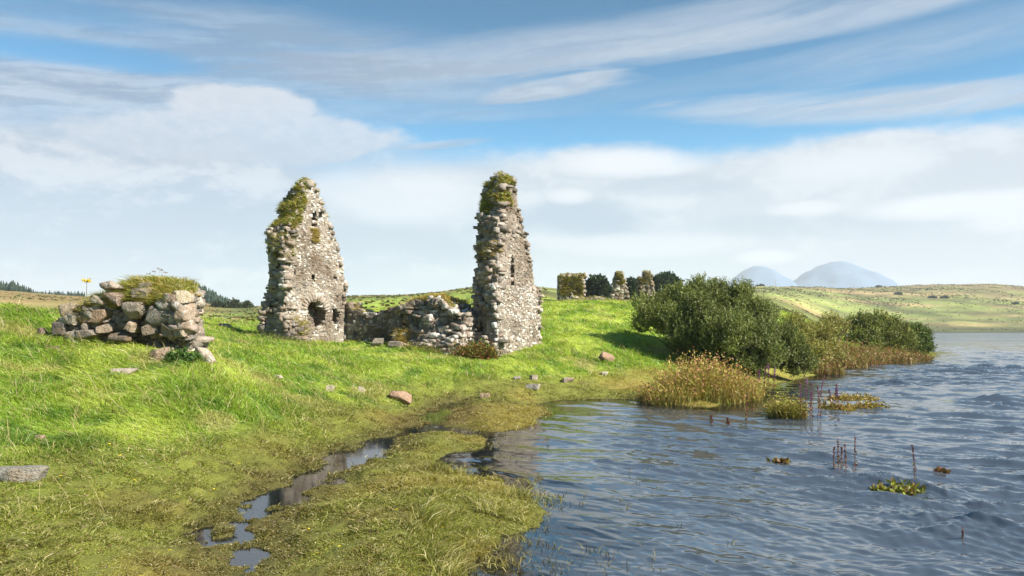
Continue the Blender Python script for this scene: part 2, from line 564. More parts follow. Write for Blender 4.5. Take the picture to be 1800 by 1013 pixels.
def tube(geo, pts, radii, col, sides=6, val=0.0):
    pts = np.asarray(pts, float)
    n = len(pts)
    tg = np.gradient(pts, axis=0)
    tg /= np.linalg.norm(tg, axis=1, keepdims=True) + 1e-9
    up = np.array([0.3, 0.2, 1.0]) if abs(tg[0][2]) < 0.8 else np.array([1.0, 0.2, 0.0])
    a = np.cross(tg, up)
    a /= np.linalg.norm(a, axis=1, keepdims=True) + 1e-9
    b = np.cross(tg, a)
    th = np.arange(sides) * 2 * np.pi / sides
    ring = a[:, None, :] * np.cos(th)[None, :, None] + b[:, None, :] * np.sin(th)[None, :, None]
    V = (pts[:, None, :] + ring * np.asarray(radii)[:, None, None]).reshape(-1, 3)
    q = []
    for i in range(n - 1):
        for j in range(sides):
            k = (j + 1) % sides
            q.append((i * sides + j, i * sides + k, (i + 1) * sides + k, (i + 1) * sides + j))
    cap = [((n - 1) * sides + 0, (n - 1) * sides + j, (n - 1) * sides + j + 1) for j in range(1, sides - 1)]
    geo.add(V, cap, q, col, val)


def cube_template(n):
    idx, V, Q = {}, [], []
    g = np.linspace(-1, 1, n + 1)

    def vid(i, j, k):
        if (i, j, k) not in idx:
            idx[(i, j, k)] = len(V)
            V.append((g[i], g[j], g[k]))
        return idx[(i, j, k)]
    for a in range(n):
        for b in range(n):
            for s in (0, n):
                f = [(s, a, b), (s, a + 1, b), (s, a + 1, b + 1), (s, a, b + 1)]
                Q.append([vid(*p) for p in (f if s else f[::-1])])
                f = [(a, s, b), (a, s, b + 1), (a + 1, s, b + 1), (a + 1, s, b)]
                Q.append([vid(*p) for p in (f if s else f[::-1])])
                f = [(a, b, s), (a + 1, b, s), (a + 1, b + 1, s), (a, b + 1, s)]
                Q.append([vid(*p) for p in (f if s else f[::-1])])
    return np.array(V), np.array(Q)


TPL = {n: cube_template(n) for n in (2, 3, 4, 6, 9)}


def stones(geo, cen, axes, half, col, val, n=3, jit=0.10, cuts=3, power=9.0, cutlo=0.72):
    """many faceted stones at once: cen (m,3), axes (m,3,3) rows, half (m,3)"""
    T, Q = TPL[n]
    m = len(cen)
    if m == 0:
        return
    r = (np.abs(T) ** power).sum(1) ** (1 / power)
    B = T / r[:, None]
    X = np.broadcast_to(B, (m,) + B.shape).copy()
    for _ in range(cuts):
        nn = rng.normal(size=(m, 3))
        nn /= np.linalg.norm(nn, axis=1, keepdims=True)
        hh = rng.uniform(cutlo, 1.15, m)
        d = np.einsum('mvi,mi->mv', X, nn) - hh[:, None]
        X -= np.maximum(d, 0)[:, :, None] * nn[:, None, :]
    X += rng.normal(size=X.shape) * jit * 0.5
    X *= half[:, None, :]
    W = np.einsum('mvi,mij->mvj', X, axes) + cen[:, None, :]
    q = (np.arange(m)[:, None, None] * len(B) + Q[None]).reshape(-1, 4)
    geo.add(W.reshape(-1, 3), None, q, np.repeat(col, len(B), axis=0), np.repeat(val, len(B)))


# ------------------------------------------------------------------ materials
def new_mat(name):
    m = bpy.data.materials.new(name)
    m.use_nodes = True
    m.node_tree.nodes.clear()
    t = NT(m.node_tree)
    out = t.n.new('ShaderNodeOutputMaterial')
    return m, t, out


def principled(t, out, col, rough=0.8, normal=None, spec=0.3):
    b = t.n.new('ShaderNodeBsdfPrincipled')
    t.put(b.inputs['Base Color'], col)
    t.put(b.inputs['Roughness'], rough)
    b.inputs['Specular IOR Level'].default_value = spec
    if normal is not None:
        t.l.new(normal, b.inputs['Normal'])
    t.l.new(b.outputs[0], out.inputs[0])
    return b


def mat_blade(name, trans=0.35, gloss=0.04):
    m, t, out = new_mat(name)
    c = t.attr('Col')
    df = t.n.new('ShaderNodeBsdfDiffuse')
    tr = t.n.new('ShaderNodeBsdfTranslucent')
    t.put(df.inputs[0], c)
    t.put(tr.inputs[0], t.mix(1.0, c, (1.15, 1.1, 0.6, 1), 'MULTIPLY'))
    mx = t.n.new('ShaderNodeMixShader')
    mx.inputs[0].default_value = trans
    t.l.new(df.outputs[0], mx.inputs[1])
    t.l.new(tr.outputs[0], mx.inputs[2])
    gl = t.n.new('ShaderNodeBsdfGlossy')
    gl.inputs['Roughness'].default_value = 0.45
    m2 = t.n.new('ShaderNodeMixShader')
    m2.inputs[0].default_value = gloss
    t.l.new(mx.outputs[0], m2.inputs[1])
    t.l.new(gl.outputs[0], m2.inputs[2])
    t.l.new(m2.outputs[0], out.inputs[0])
    return m


def mat_stone(name, scale=1.0, lichen=(0.66, 0.64, 0.58), relief=(0.7, 0.045), stain=0.58):
    m, t, out = new_mat(name)
    co = t.coord('Object')
    c = t.attr('Col')
    v = t.attr('Val', 'Fac')
    n1 = t.noise(co, 9 * scale, 6, 0.65)
    n2 = t.noise(co, 3.2 * scale, 5, 0.6)
    n3 = t.noise(co, 28 * scale, 4, 0.6)
    c = t.mix(1.0, c, t.mix(n1, (0.5, 0.5, 0.5, 1), (1.5, 1.47, 1.42, 1)), 'MULTIPLY')
    # ochre and dark stains, then crusts of pale lichen
    c = t.mix(t.mul(t.step(n2, 0.50, 0.66), 0.6), c, (0.21, 0.15, 0.09, 1))
    c = t.mix(t.mul(t.step(n3, 0.58, 0.70), 0.45), c, (0.07, 0.062, 0.05, 1))
    n5 = t.noise(co, 0.9 * scale, 5, 0.6, 0.3)
    c = t.mix(1.0, c, t.mix(t.step(n5, 0.36, 0.64), (stain, stain * 0.93, stain * 0.84, 1), (1.06, 1.05, 1.03, 1)), 'MULTIPLY')
    n4 = t.noise(co, 4.6 * scale, 7, 0.68, 0.4)
    li = t.step(t.add(t.mul(n4, 0.75), t.mul(n1, 0.35), t.mul(n3, 0.2), t.mul(v, 0.42), t.mul(t.sub(n5, 0.5), 0.25)), 0.84, 0.95)
    c = t.mix(t.mul(li, 0.9), c, (*lichen, 1))
    principled(t, out, c, 0.92, t.bump(t.add(n1, t.mul(n3, 0.5), t.mul(n2, 0.8)), *relief), 0.2)
    return m


M_GRASS = mat_blade("grass_blade", 0.45, 0.03)
M_LEAF = mat_blade("leaf", 0.25, 0.025)
M_DRY = mat_blade("dry_plant", 0.25, 0.02)
M_STONE = mat_stone("rubble_stone")
M_ROCK = mat_stone("boulder_stone", 1.1, relief=(1.0, 0.08), stain=1.05)


def mat_bark():
    m, t, out = new_mat("bark")
    co = t.coord('Object')
    n = t.noise(co, 14, 5, 0.6)
    principled(t, out, t.mix(n, (0.05, 0.04, 0.03, 1), (0.14, 0.115, 0.09, 1)), 0.9, t.bump(n, 0.6, 0.02))
    return m


M_BARK = mat_bark()


def mat_ground():
    m, t, out = new_mat("turf")
    co = t.coord('Object')
    c = t.attr('Col')
    v = t.attr('Val', 'Fac')                 # 1 = wet peat
    n1 = t.noise(co, 6.0, 7, 0.7)
    n2 = t.noise(t.scalev(co, (1, 0.5, 1)), 0.05, 10, 0.68)
    n3 = t.noise(co, 45.0, 3, 0.6)
    c = t.mix(1.0, c, t.mix(n1, (0.25, 0.25, 0.25, 1), (1.8, 1.75, 1.7, 1)), 'MULTIPLY')
    c = t.mix(1.0, c, t.mix(n2, (0.35, 0.38, 0.35, 1), (1.65, 1.6, 1.6, 1)), 'MULTIPLY')
    rough = t.m('SUBTRACT', 0.95, t.mul(v, 0.55))
    principled(t, out, c, rough, t.bump(t.add(n1, t.mul(n3, 0.6)), 0.8, 0.04), 0.25)
    return m


M_GROUND = mat_ground()


def mat_water():
    m, t, out = new_mat("peaty_water")
    co = t.coord('Object')
    r = t.attr('Val', 'Fac')                 # ripple strength, small in sheltered pools
    def slope(v, scale, k, detail=3):
        c = t.noise(v, scale, detail, 0.55, 0.2, col=True)
        n = t.n.new('ShaderNodeVectorMath')
        n.operation = 'SUBTRACT'
        t.l.new(c, n.inputs[0])
        n.inputs[1].default_value = (0.5, 0.5, 0.5)
        return t.scalev(n.outputs[0], (k * 0.8, k, 0.0))

    def vadd(a, b):
        n = t.n.new('ShaderNodeVectorMath')
        n.operation = 'ADD'
        t.l.new(a, n.inputs[0])
        t.l.new(b, n.inputs[1])
        return n.outputs[0]
    rot = t.n.new('ShaderNodeVectorRotate')
    rot.rotation_type = 'Z_AXIS'
    rot.inputs['Angle'].default_value = 0.5
    t.l.new(co, rot.inputs['Vector'])
    wv = rot.outputs[0]
    sl = vadd(slope(t.scalev(wv, (0.6, 1.4, 1)), 7.5, 0.30, 5), slope(t.scalev(wv, (0.5, 1.3, 1)), 1.3, 0.18))
    sl = vadd(sl, slope(t.scalev(co, (0.25, 1.0, 1)), 0.22, 0.12, 2))
    gust = t.step(t.noise(t.scalev(co, (0.25, 1.0, 1)), 0.10, 4, 0.6), 0.35, 0.65, 0.55, 1.25)
    vs = t.n.new('ShaderNodeVectorMath')
    vs.operation = 'SCALE'
    t.l.new(sl, vs.inputs[0])
    t.put(vs.inputs['Scale'], t.mul(t.m('MINIMUM', r, 2.5), gust))
    nn = t.n.new('ShaderNodeVectorMath')
    nn.operation = 'NORMALIZE'
    tilt = t.vec(0.0, t.mul(t.step(r, 0.9, 2.2), -0.07), 0.0)
    t.l.new(vadd(vadd(t.geo('Normal'), vs.outputs[0]), tilt), nn.inputs[0])
    bn = nn
    fr = t.n.new('ShaderNodeFresnel')
    fr.inputs[0].default_value = 2.5
    t.l.new(bn.outputs[0], fr.inputs['Normal'])
    gl = t.n.new('ShaderNodeBsdfGlossy')
    gl.inputs['Roughness'].default_value = 0.06
    t.l.new(bn.outputs[0], gl.inputs['Normal'])
    tr = t.n.new('ShaderNodeBsdfTransparent')
    tr.inputs[0].default_value = (0.55, 0.46, 0.34, 1)
    df = t.n.new('ShaderNodeBsdfDiffuse')
    df.inputs[0].default_value = (0.068, 0.082, 0.100, 1)
    body = t.n.new('ShaderNodeMixShader')
    t.put(body.inputs[0], t.step(r, 0.1, 0.55, 0.1, 0.92))
    t.l.new(tr.outputs[0], body.inputs[1])
    t.l.new(df.outputs[0], body.inputs[2])
    mx = t.n.new('ShaderNodeMixShader')
    t.l.new(fr.outputs[0], mx.inputs[0])
    t.l.new(body.outputs[0], mx.inputs[1])
    t.l.new(gl.outputs[0], mx.inputs[2])
    t.l.new(mx.outputs[0], out.inputs[0])
    return m


M_WATER = mat_water()


def mat_plain(name, col, rough=0.8):
    m, t, out = new_mat(name)
    n = t.noise(t.coord('Object'), 20, 4, 0.6)
    principled(t, out, t.mix(n, tuple(c * 0.7 for c in col), tuple(min(1, c * 1.25) for c in col)), rough)
    return m


M_HILL = None


# ------------------------------------------------------------------ ground
GREEN = np.array([0.2279, 0.3511, 0.037])
GREEN2 = np.array([0.3835, 0.4761, 0.0728])
DKGREEN = np.array([0.1092, 0.2185, 0.023])
STRAW = np.array([0.462, 0.396, 0.165])
MARSH = np.array([0.3294, 0.2767, 0.0633])
MARSH2 = np.array([0.2404, 0.2593, 0.0481])
RUST = np.array([0.17, 0.105, 0.04])
PEAT = np.array([0.035, 0.026, 0.017])


def lerp(a, b, t):
    return a * (1 - t)[:, None] + b * t[:, None]


def turf_colour(x, y, z, dl, dc):
    """colour of the vegetation growing at a place"""
    n = len(x)
    base = tab(x, y)
    lush = sstep(0.22, 0.62, base + fbm(x * 0.5, y * 0.4, 41, 3) * 0.25)
    p1 = fbm(x * 0.7, y * 0.6, 43, 4)
    p2 = fbm(x * 0.25, y * 0.2, 47, 3)
    g = lerp(np.broadcast_to(GREEN, (n, 3)), np.broadcast_to(GREEN2, (n, 3)), sstep(-0.25, 0.3, p1))
    g = lerp(g, np.broadcast_to(DKGREEN, (n, 3)), sstep(0.05, 0.32, fbm(x * 1.9, y * 1.5, 53, 4)) * 0.9)
    g = lerp(g, np.broadcast_to(STRAW, (n, 3)), sstep(0.24, 0.42, fbm(x * 0.8 + 5, y * 0.7, 59, 3)) * 0.55)
    mcol = lerp(np.broadcast_to(MARSH, (n, 3)), np.broadcast_to(MARSH2, (n, 3)), sstep(-0.32, 0.15, p2 + p1 * 0.6))
    wet = sstep(0.8, 0.0, np.minimum(dl, dc) + p1 * 0.5)
    mcol = lerp(mcol, np.broadcast_to(RUST, (n, 3)), np.clip(sstep(0.2, 0.4, p1) * 0.35, 0, 0.8))
    mcol = lerp(mcol, np.broadcast_to(np.array([0.115, 0.085, 0.035]), (n, 3)), np.clip(sstep(0.7, 0.05, dc + p1 * 0.9) * 0.6, 0, 1))
    return lerp(mcol, g, lush), lush


def build_ground():
    pxs = np.concatenate([np.linspace(-2300, -250, 40)[:-1], np.linspace(-250, 2050, 620), np.linspace(2050, 4100, 40)[1:]])
    iv = np.linspace(1 / 4.2, 1 / 60.0, 430)
    Ds = np.concatenate([[2.2, 3.0, 3.6], 1 / iv, np.geomspace(60, 1600, 170)[1:], np.geomspace(1600, 9000, 12)[1:]])
    PX, DD = np.meshgrid(pxs, Ds)
    x = ((PX - CX) / F * DD).ravel()
    y = DD.ravel()
    z, dl, dc = terrain(x, y)
    # roughen
    z = z + (fbm(x * 7, y * 6, 61, 2) * 0.02) * sstep(60, 20, y)
    nr, nc = len(Ds), len(pxs)
    i = (np.arange(nr - 1)[:, None] * nc + np.arange(nc - 1)[None]).ravel()
    q = np.stack([i, i + 1, i + nc + 1, i + nc], 1)
    c, lush = turf_colour(x, y, z, dl, dc)
    n = len(x)
    # beyond the near bank: moor in streaks of olive, tan and brown
    far = sstep(75, 170, y)
    s1 = fbm(x * 0.006, y * 0.02, 71, 5, 0.6)
    s2 = fbm(x * 0.02, y * 0.05, 73, 4, 0.6)
    moor = lerp(np.broadcast_to(np.array([0.17, 0.20, 0.055]), (n, 3)), np.broadcast_to(np.array([0.33, 0.25, 0.115]), (n, 3)), sstep(-0.15, 0.3, s1 + s2 * 0.4))
    moor = lerp(moor, np.broadcast_to(np.array([0.20, 0.27, 0.055]), (n, 3)), sstep(0.05, 0.35, s2 - s1 * 0.5) * 0.8)
    moor = lerp(moor, np.broadcast_to(np.array([0.085, 0.075, 0.035]), (n, 3)), sstep(0.2, 0.4, fbm(x * 0.015, y * 0.06, 79, 4)) * 0.6)
    moor = moor * np.clip(1 + 1.5 * fbm(x * 0.03, y * 0.022, 381, 5, 0.7), 0.4, 1.7)[:, None]
    pxx = CX + F * x / y
    brown = sstep(430, 330, pxx) * sstep(90, 220, y)
    moor = lerp(moor, np.broadcast_to(np.array([0.27, 0.175, 0.075]), (n, 3)), brown * 0.75)
    top = sstep(700, 1000, y) * sstep(1250, 1400, pxx)
    moor = lerp(moor, np.broadcast_to(np.array([0.24, 0.15, 0.085]), (n, 3)), top * 0.55)
    moor = lerp(moor, np.broadcast_to(np.array([0.09, 0.10, 0.035]), (n, 3)), sstep(470, 490, y) * sstep(545, 520, y) * sstep(1430, 1480, pxx) * 0.8)
    c = lerp(c, moor, far)
    # near soil under the blades is duller
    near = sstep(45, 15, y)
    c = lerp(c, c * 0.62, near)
    wet = sstep(0.03, -0.02, z)
    flooded = np.broadcast_to(np.array([0.085, 0.075, 0.025]), (n, 3))
    c = lerp(c, lerp(flooded, np.broadcast_to(PEAT, (n, 3)), sstep(-0.08, -0.25, z)), wet)
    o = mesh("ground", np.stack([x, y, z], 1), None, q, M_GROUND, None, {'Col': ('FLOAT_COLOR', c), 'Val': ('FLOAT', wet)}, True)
    tag(o, "grassy lakeside ground with mounds, marsh and far moor", "ground", kind='structure')


build_ground()


# ------------------------------------------------------------------ lake and pools: one sheet of water with modelled waves
def build_water():
    pxs = np.concatenate([np.linspace(-2300, -100, 20)[:-1], np.linspace(-100, 560, 90)[:-1], np.linspace(560, 1960, 560), np.linspace(1960, 4100, 40)[1:]])
    Ds = np.concatenate([[2.4, 3.0], 1 / np.linspace(1 / 3.6, 1 / 30.0, 760), 1 / np.linspace(1 / 30.0, 1 / 420.0, 420)[1:], [460, 520, 600, 680]])
    PX, DD = np.meshgrid(pxs, Ds)
    x = ((PX - CX) / F * DD).ravel()
    y = DD.ravel()
    dl = sdf(LAKE, x, y)
    amp = sstep(-0.2, -5.0, dl) * 0.72 + sstep(0.2, -0.8, dl) * 0.28
    amp *= 0.55 + 0.9 * (fbm(x * 0.12, y * 0.12, 83, 3) + 0.5)
    sp_y = np.gradient(Ds)[:, None] * np.ones(len(pxs))[None]
    sp_x = np.abs(np.gradient(pxs))[None] / F * DD
    spacing = np.maximum(sp_y, sp_x).ravel()
    r = np.random.default_rng(3)
    h = np.zeros(len(x))
    wx = x + fbm(x * 0.35, y * 0.35, 85, 2) * 0.7
    wy = y + fbm(x * 0.35, y * 0.35, 87, 2) * 0.7
    for k in range(130):
        lam = 0.11 * (3.6 / 0.11) ** (r.uniform(0, 1) ** 1.25)
        th = math.atan2(0.72, 0.62) + r.normal(0, 0.42)
        a = 0.0125 * min(lam, 1.0 + 0.35 * (lam - 1.0)) ** 0.80 * r.uniform(0.4, 1.1)
        ph = r.uniform(0, 2 * math.pi)
        s = np.sin((wx * math.cos(th) + wy * math.sin(th)) * 2 * math.pi / lam + ph)
        h += a * s * sstep(1.8, 3.6, lam / spacing)
    h = h + 4.5 * h * np.abs(h) * (h > 0)
    z = h * amp * 0.43
    nr, nc = len(Ds), len(pxs)
    i = (np.arange(nr - 1)[:, None] * nc + np.arange(nc - 1)[None]).ravel()
    q = np.stack([i, i + 1, i + nc + 1, i + nc], 1)
    rip = np.clip(sstep(0.3, -3.5, dl) * 0.85 + 0.04, 0, 1) * (1 + 1.6 * sstep(45, 200, y))
    o = mesh("lake_water", np.stack([x, y, z], 1), None, q, M_WATER, None, {'Val': ('FLOAT', rip)}, True)
    tag(o, "rippled blue grey lake with a still side channel", "water", kind='structure')


build_water()


# ------------------------------------------------------------------ distant hills
def build_hills():
    m, t, out = new_mat("haze_blue_slope")
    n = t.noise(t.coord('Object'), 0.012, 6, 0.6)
    principled(t, out, t.mix(n, (0.07, 0.14, 0.23, 1), (0.15, 0.23, 0.34, 1)), 0.95)  # blue of distant haze painted into the slope colour, besides the haze volume
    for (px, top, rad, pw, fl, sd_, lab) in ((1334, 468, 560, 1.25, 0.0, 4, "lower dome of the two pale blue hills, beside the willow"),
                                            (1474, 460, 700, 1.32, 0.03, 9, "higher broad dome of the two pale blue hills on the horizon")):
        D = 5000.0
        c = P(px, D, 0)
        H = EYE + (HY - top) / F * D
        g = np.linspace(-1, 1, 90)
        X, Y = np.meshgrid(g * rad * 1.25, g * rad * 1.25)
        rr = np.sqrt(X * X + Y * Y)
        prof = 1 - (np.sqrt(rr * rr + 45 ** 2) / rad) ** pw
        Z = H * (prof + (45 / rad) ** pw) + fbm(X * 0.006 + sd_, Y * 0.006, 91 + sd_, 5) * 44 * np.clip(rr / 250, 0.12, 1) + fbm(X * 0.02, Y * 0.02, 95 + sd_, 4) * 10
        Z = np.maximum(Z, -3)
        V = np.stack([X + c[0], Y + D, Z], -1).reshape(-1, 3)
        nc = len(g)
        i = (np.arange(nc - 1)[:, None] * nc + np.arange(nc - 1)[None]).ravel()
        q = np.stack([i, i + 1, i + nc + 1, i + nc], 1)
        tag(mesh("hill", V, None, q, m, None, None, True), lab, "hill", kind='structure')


build_hills()


# ------------------------------------------------------------------ masonry builder
PAL = np.array([[0.34, 0.305, 0.265], [0.28, 0.255, 0.225], [0.39, 0.355, 0.31], [0.30, 0.25, 0.205], [0.22, 0.205, 0.185], [0.35, 0.29, 0.25], [0.44, 0.41, 0.365]])


class Wall:
    """voxel core with rubble stones laid in rough courses over every exposed side"""

    def __init__(s, origin, uax, wax, ulim, wlim, zlim, solid, cell=0.1):
        s.o = np.array([origin[0], origin[1], 0.0])
        s.u = np.array([uax[0], uax[1], 0.0])
        s.w = np.array([wax[0], wax[1], 0.0])
        s.z = np.array([0, 0, 1.0])
        s.c = cell
        s.us = np.arange(ulim[0], ulim[1], cell) + cell / 2
        s.ws = np.arange(wlim[0], wlim[1], cell) + cell / 2
        s.zs = np.arange(zlim[0], zlim[1], cell) + cell / 2
        U, W, Z = np.meshgrid(s.us, s.ws, s.zs, indexing='ij')
        s.S = solid(U, W, Z)

    def pt(s, u, w, z):
        u, w, z = np.asarray(u), np.asarray(w), np.asarray(z)
        return s.o + u[..., None] * s.u + w[..., None] * s.w + z[..., None] * s.z

    def core(s, geo, col=(0.27, 0.24, 0.205)):
        S = np.pad(s.S, 1)
        nu, nw, nz = s.S.shape
        u0, w0, z0 = s.us[0] - s.c / 2, s.ws[0] - s.c / 2, s.zs[0] - s.c / 2
        gu, gw, gz = np.meshgrid(np.arange(nu + 1), np.arange(nw + 1), np.arange(nz + 1), indexing='ij')
        jit = rng.uniform(-0.28, 0.28, gu.shape + (3,)) * s.c
        X = s.pt(u0 + gu * s.c + jit[..., 0], w0 + gw * s.c + jit[..., 1], z0 + gz * s.c + jit[..., 2]).reshape(-1, 3)
        vid = np.arange(gu.size).reshape(gu.shape)
        Q = []
        I = s.S
        for ax, sg in ((0, -1), (0, 1), (1, -1), (1, 1), (2, -1), (2, 1)):
            nb = np.roll(S, -sg, axis=ax)[1:-1, 1:-1, 1:-1]
            a, b, c = np.nonzero(I & ~nb)
            p = [a, b, c]
            p[ax] = p[ax] + (1 if sg > 0 else 0)
            o1, o2 = [k for k in range(3) if k != ax]

            def at(d1, d2):
                k = [p[0].copy(), p[1].copy(), p[2].copy()]
                k[o1] = k[o1] + d1
                k[o2] = k[o2] + d2
                return vid[k[0], k[1], k[2]]
            Q.append(np.stack([at(0, 0), at(1, 0), at(1, 1), at(0, 1)], 1))
        Q = np.concatenate(Q)
        used, inv = np.unique(Q.ravel(), return_inverse=True)
        geo.add(X[used], None, inv.reshape(-1, 4), col, 0.0)

    def first(s, side, a, b):
        """depth index of the outermost solid cell seen from a side; a, b the two in-plane coordinates"""
        iu = lambda v: int((v - s.us[0] + s.c / 2) // s.c)
        iw = lambda v: int((v - s.ws[0] + s.c / 2) // s.c)
        iz = lambda v: int((v - s.zs[0] + s.c / 2) // s.c)
        nu, nw, nz = s.S.shape
        if side in ('front', 'back'):
            i, k = iu(a), iz(b)
            if not (0 <= i < nu and 0 <= k < nz):
                return None
            f = np.nonzero(s.S[i, :, k])[0]
            if not len(f):
                return None
            return s.ws[f[0]] - s.c / 2 if side == 'front' else s.ws[f[-1]] + s.c / 2
        if side in ('near', 'far'):
            j, k = iw(a), iz(b)
            if not (0 <= j < nw and 0 <= k < nz):
                return None
            f = np.nonzero(s.S[:, j, k])[0]
            if not len(f):
                return None
            return s.us[f[0]] - s.c / 2 if side == 'near' else s.us[f[-1]] + s.c / 2
        i, j = iu(a), iw(b)
        if not (0 <= i < nu and 0 <= j < nw):
            return None
        f = np.nonzero(s.S[i, j, :])[0]
        return s.zs[f[-1]] + s.c / 2 if len(f) else None

    def face(s, geo, side, hr=(0.09, 0.22), wr=(0.12, 0.42), proud=(0.0, 0.06), depth=0.16, val=0.3, valfn=None, skip=0.0, n=3, tint=1.0, rot=0.06, cuts=3, jit=0.1):
        if side in ('front', 'back'):
            A, Bz = (s.us[0] - s.c, s.us[-1] + s.c), (s.zs[0], s.zs[-1] + s.c)
        elif side in ('near', 'far'):
            A, Bz = (s.ws[0] - s.c, s.ws[-1] + s.c), (s.zs[0], s.zs[-1] + s.c)
        else:
            A, Bz = (s.us[0], s.us[-1]), (s.ws[0], s.ws[-1])
        cen, ax, hf, col, vv = [], [], [], [], []
        b = Bz[0]
        while b < Bz[1]:
            h = random.uniform(*hr)
            a = A[0] - random.uniform(0, wr[1])
            while a < A[1]:
                w = random.uniform(*wr) * (0.75 + 0.5 * random.random())
                hh = h * random.uniform(0.7, 1.35)
                bb = b + h / 2 + random.uniform(-0.25, 0.25) * h
                d = s.first(side, a + w / 2, bb)
                if d is not None and random.random() >= skip:
                    pr = random.uniform(*proud)
                    dh = depth * random.uniform(0.7, 1.2)
                    if side in ('front', 'back'):
                        sg = 1 if side == 'front' else -1
                        p = s.pt(a + w / 2, d + sg * (dh - pr), bb)
                        fr = [s.u, s.w, s.z]
                        q = (w / 2 * 1.1, dh, hh / 2 * 1.12)
                    elif side in ('near', 'far'):
                        sg = 1 if side == 'near' else -1
                        p = s.pt(d + sg * (dh - pr), a + w / 2, bb)
                        fr = [s.u, s.w, s.z]
                        q = (dh, w / 2 * 1.1, hh / 2 * 1.1)
                    else:
                        p = s.pt(a + w / 2, bb, d - dh * 0.4 + pr)
                        fr = [s.u, s.w, s.z]
                        q = (w / 2, hh / 2, dh * 0.6)
                    e = np.array(fr)
                    rr = rng.normal(0, rot, 3)
                    K = np.array([[0, -rr[2], rr[1]], [rr[2], 0, -rr[0]], [-rr[1], rr[0], 0]])
                    e = e + e @ K
                    e /= np.linalg.norm(e, axis=1, keepdims=True)
                    c = PAL[random.randrange(len(PAL))] * random.uniform(0.75, 1.25) * tint
                    cen.append(p)
                    ax.append(e)
                    hf.append(q)
                    col.append(c)
                    lv = val if valfn is None else valfn(a + w / 2, bb)
                    vv.append(lv + random.uniform(-0.25, 0.25))
                a += w
            b += h
        if cen:
            stones(geo, np.array(cen), np.array(ax), np.array(hf), np.array(col), np.array(vv), n, jit, cuts)

    def surface_points(s, n, pred, sides=('top', 'near', 'front', 'far', 'back')):
        """random points on exposed faces of the voxels, with outward normals, where pred(u,w,z) holds"""
        S = np.pad(s.S, 1)
        pts, nrm = [], []
        dirs = {'near': (0, -1), 'far': (0, 1), 'front': (1, -1), 'back': (1, 1), 'top': (2, 1)}
        for sd_ in sides:
            axs, sg = dirs[sd_]
            nb = np.roll(S, -sg, axis=axs)[1:-1, 1:-1, 1:-1]
            a, b, c = np.nonzero(s.S & ~nb)
            u, w, z = s.us[a], s.ws[b], s.zs[c]
            ok = pred(u, w, z)
            u, w, z = u[ok], w[ok], z[ok]
            nv = [s.u, s.w, s.z][axs] * sg
            off = [0, 0, 0]
            off[axs] = sg * s.c / 2
            pts.append(s.pt(u + off[0], w + off[1], z + off[2]))
            nrm.append(np.broadcast_to(nv, (len(u), 3)))
        pts, nrm = np.concatenate(pts), np.concatenate(nrm)
        if not len(pts):
            return np.zeros((0, 3)), np.zeros((0, 3))
        k = rng.integers(0, len(pts), n)
        return pts[k] + rng.uniform(-0.5, 0.5, (n, 3)) * s.c, nrm[k]


TURF = np.array([[0.32, 0.34, 0.06], [0.44, 0.36, 0.10], [0.20, 0.25, 0.045], [0.50, 0.38, 0.14], [0.36, 0.38, 0.07]])


def turf(name, wall, n, pred, parent, length=(0.15, 0.4), sides=('top', 'near', 'front', 'far', 'back'), pal=TURF, up=0.9, label=None, width=0.018, out=0.6):
    g = Geo()
    # sod under the blades: small irregular lumps
    m = max(8, n // 45)
    p, nm = wall.surface_points(m, pred, sides)
    if len(p):
        c = pal[rng.integers(0, len(pal), m)] * 0.75
        half = rng.uniform(0.05, 0.10, (m, 3)) * np.array([1.3, 1.3, 0.6])
        stones(g, p + nm * 0.02, np.broadcast_to(np.eye(3), (m, 3, 3)), half, c, np.zeros(m), 3, 0.2, 2, 2.5)
    p, nm = wall.surface_points(n, pred, sides)
    cl = pal[rng.integers(0, len(pal), n)] * rng.uniform(0.75, 1.3, (n, 1))
    d = nm * out + np.array([-0.12, 0, up]) + rng.normal(0, 0.38, (n, 3))
    L = rng.uniform(length[0], length[1], n)
    d = d + (fbm(p[:, 0] * 3, p[:, 2] * 3, 333, 2) * 0.9)[:, None] * np.array([1, 0.3, 0.0])
    blades(g, p + nm * 0.03, d, L, width * rng.uniform(0.7, 1.3, n), cl, 0.55)
    return g.build(name, M_GRASS, parent)


# ------------------------------------------------------------------ the two gables and the walls between them
E1 = np.array([0.866, -0.5])          # along the hall, towards the lake
E2 = np.array([0.5, 0.866])           # along a gable, away from the camera


def interp(tbl):
    zs = [q[0] for q in tbl]
    vs = [q[1] for q in tbl]
    return lambda z: np.interp(z, zs, vs)


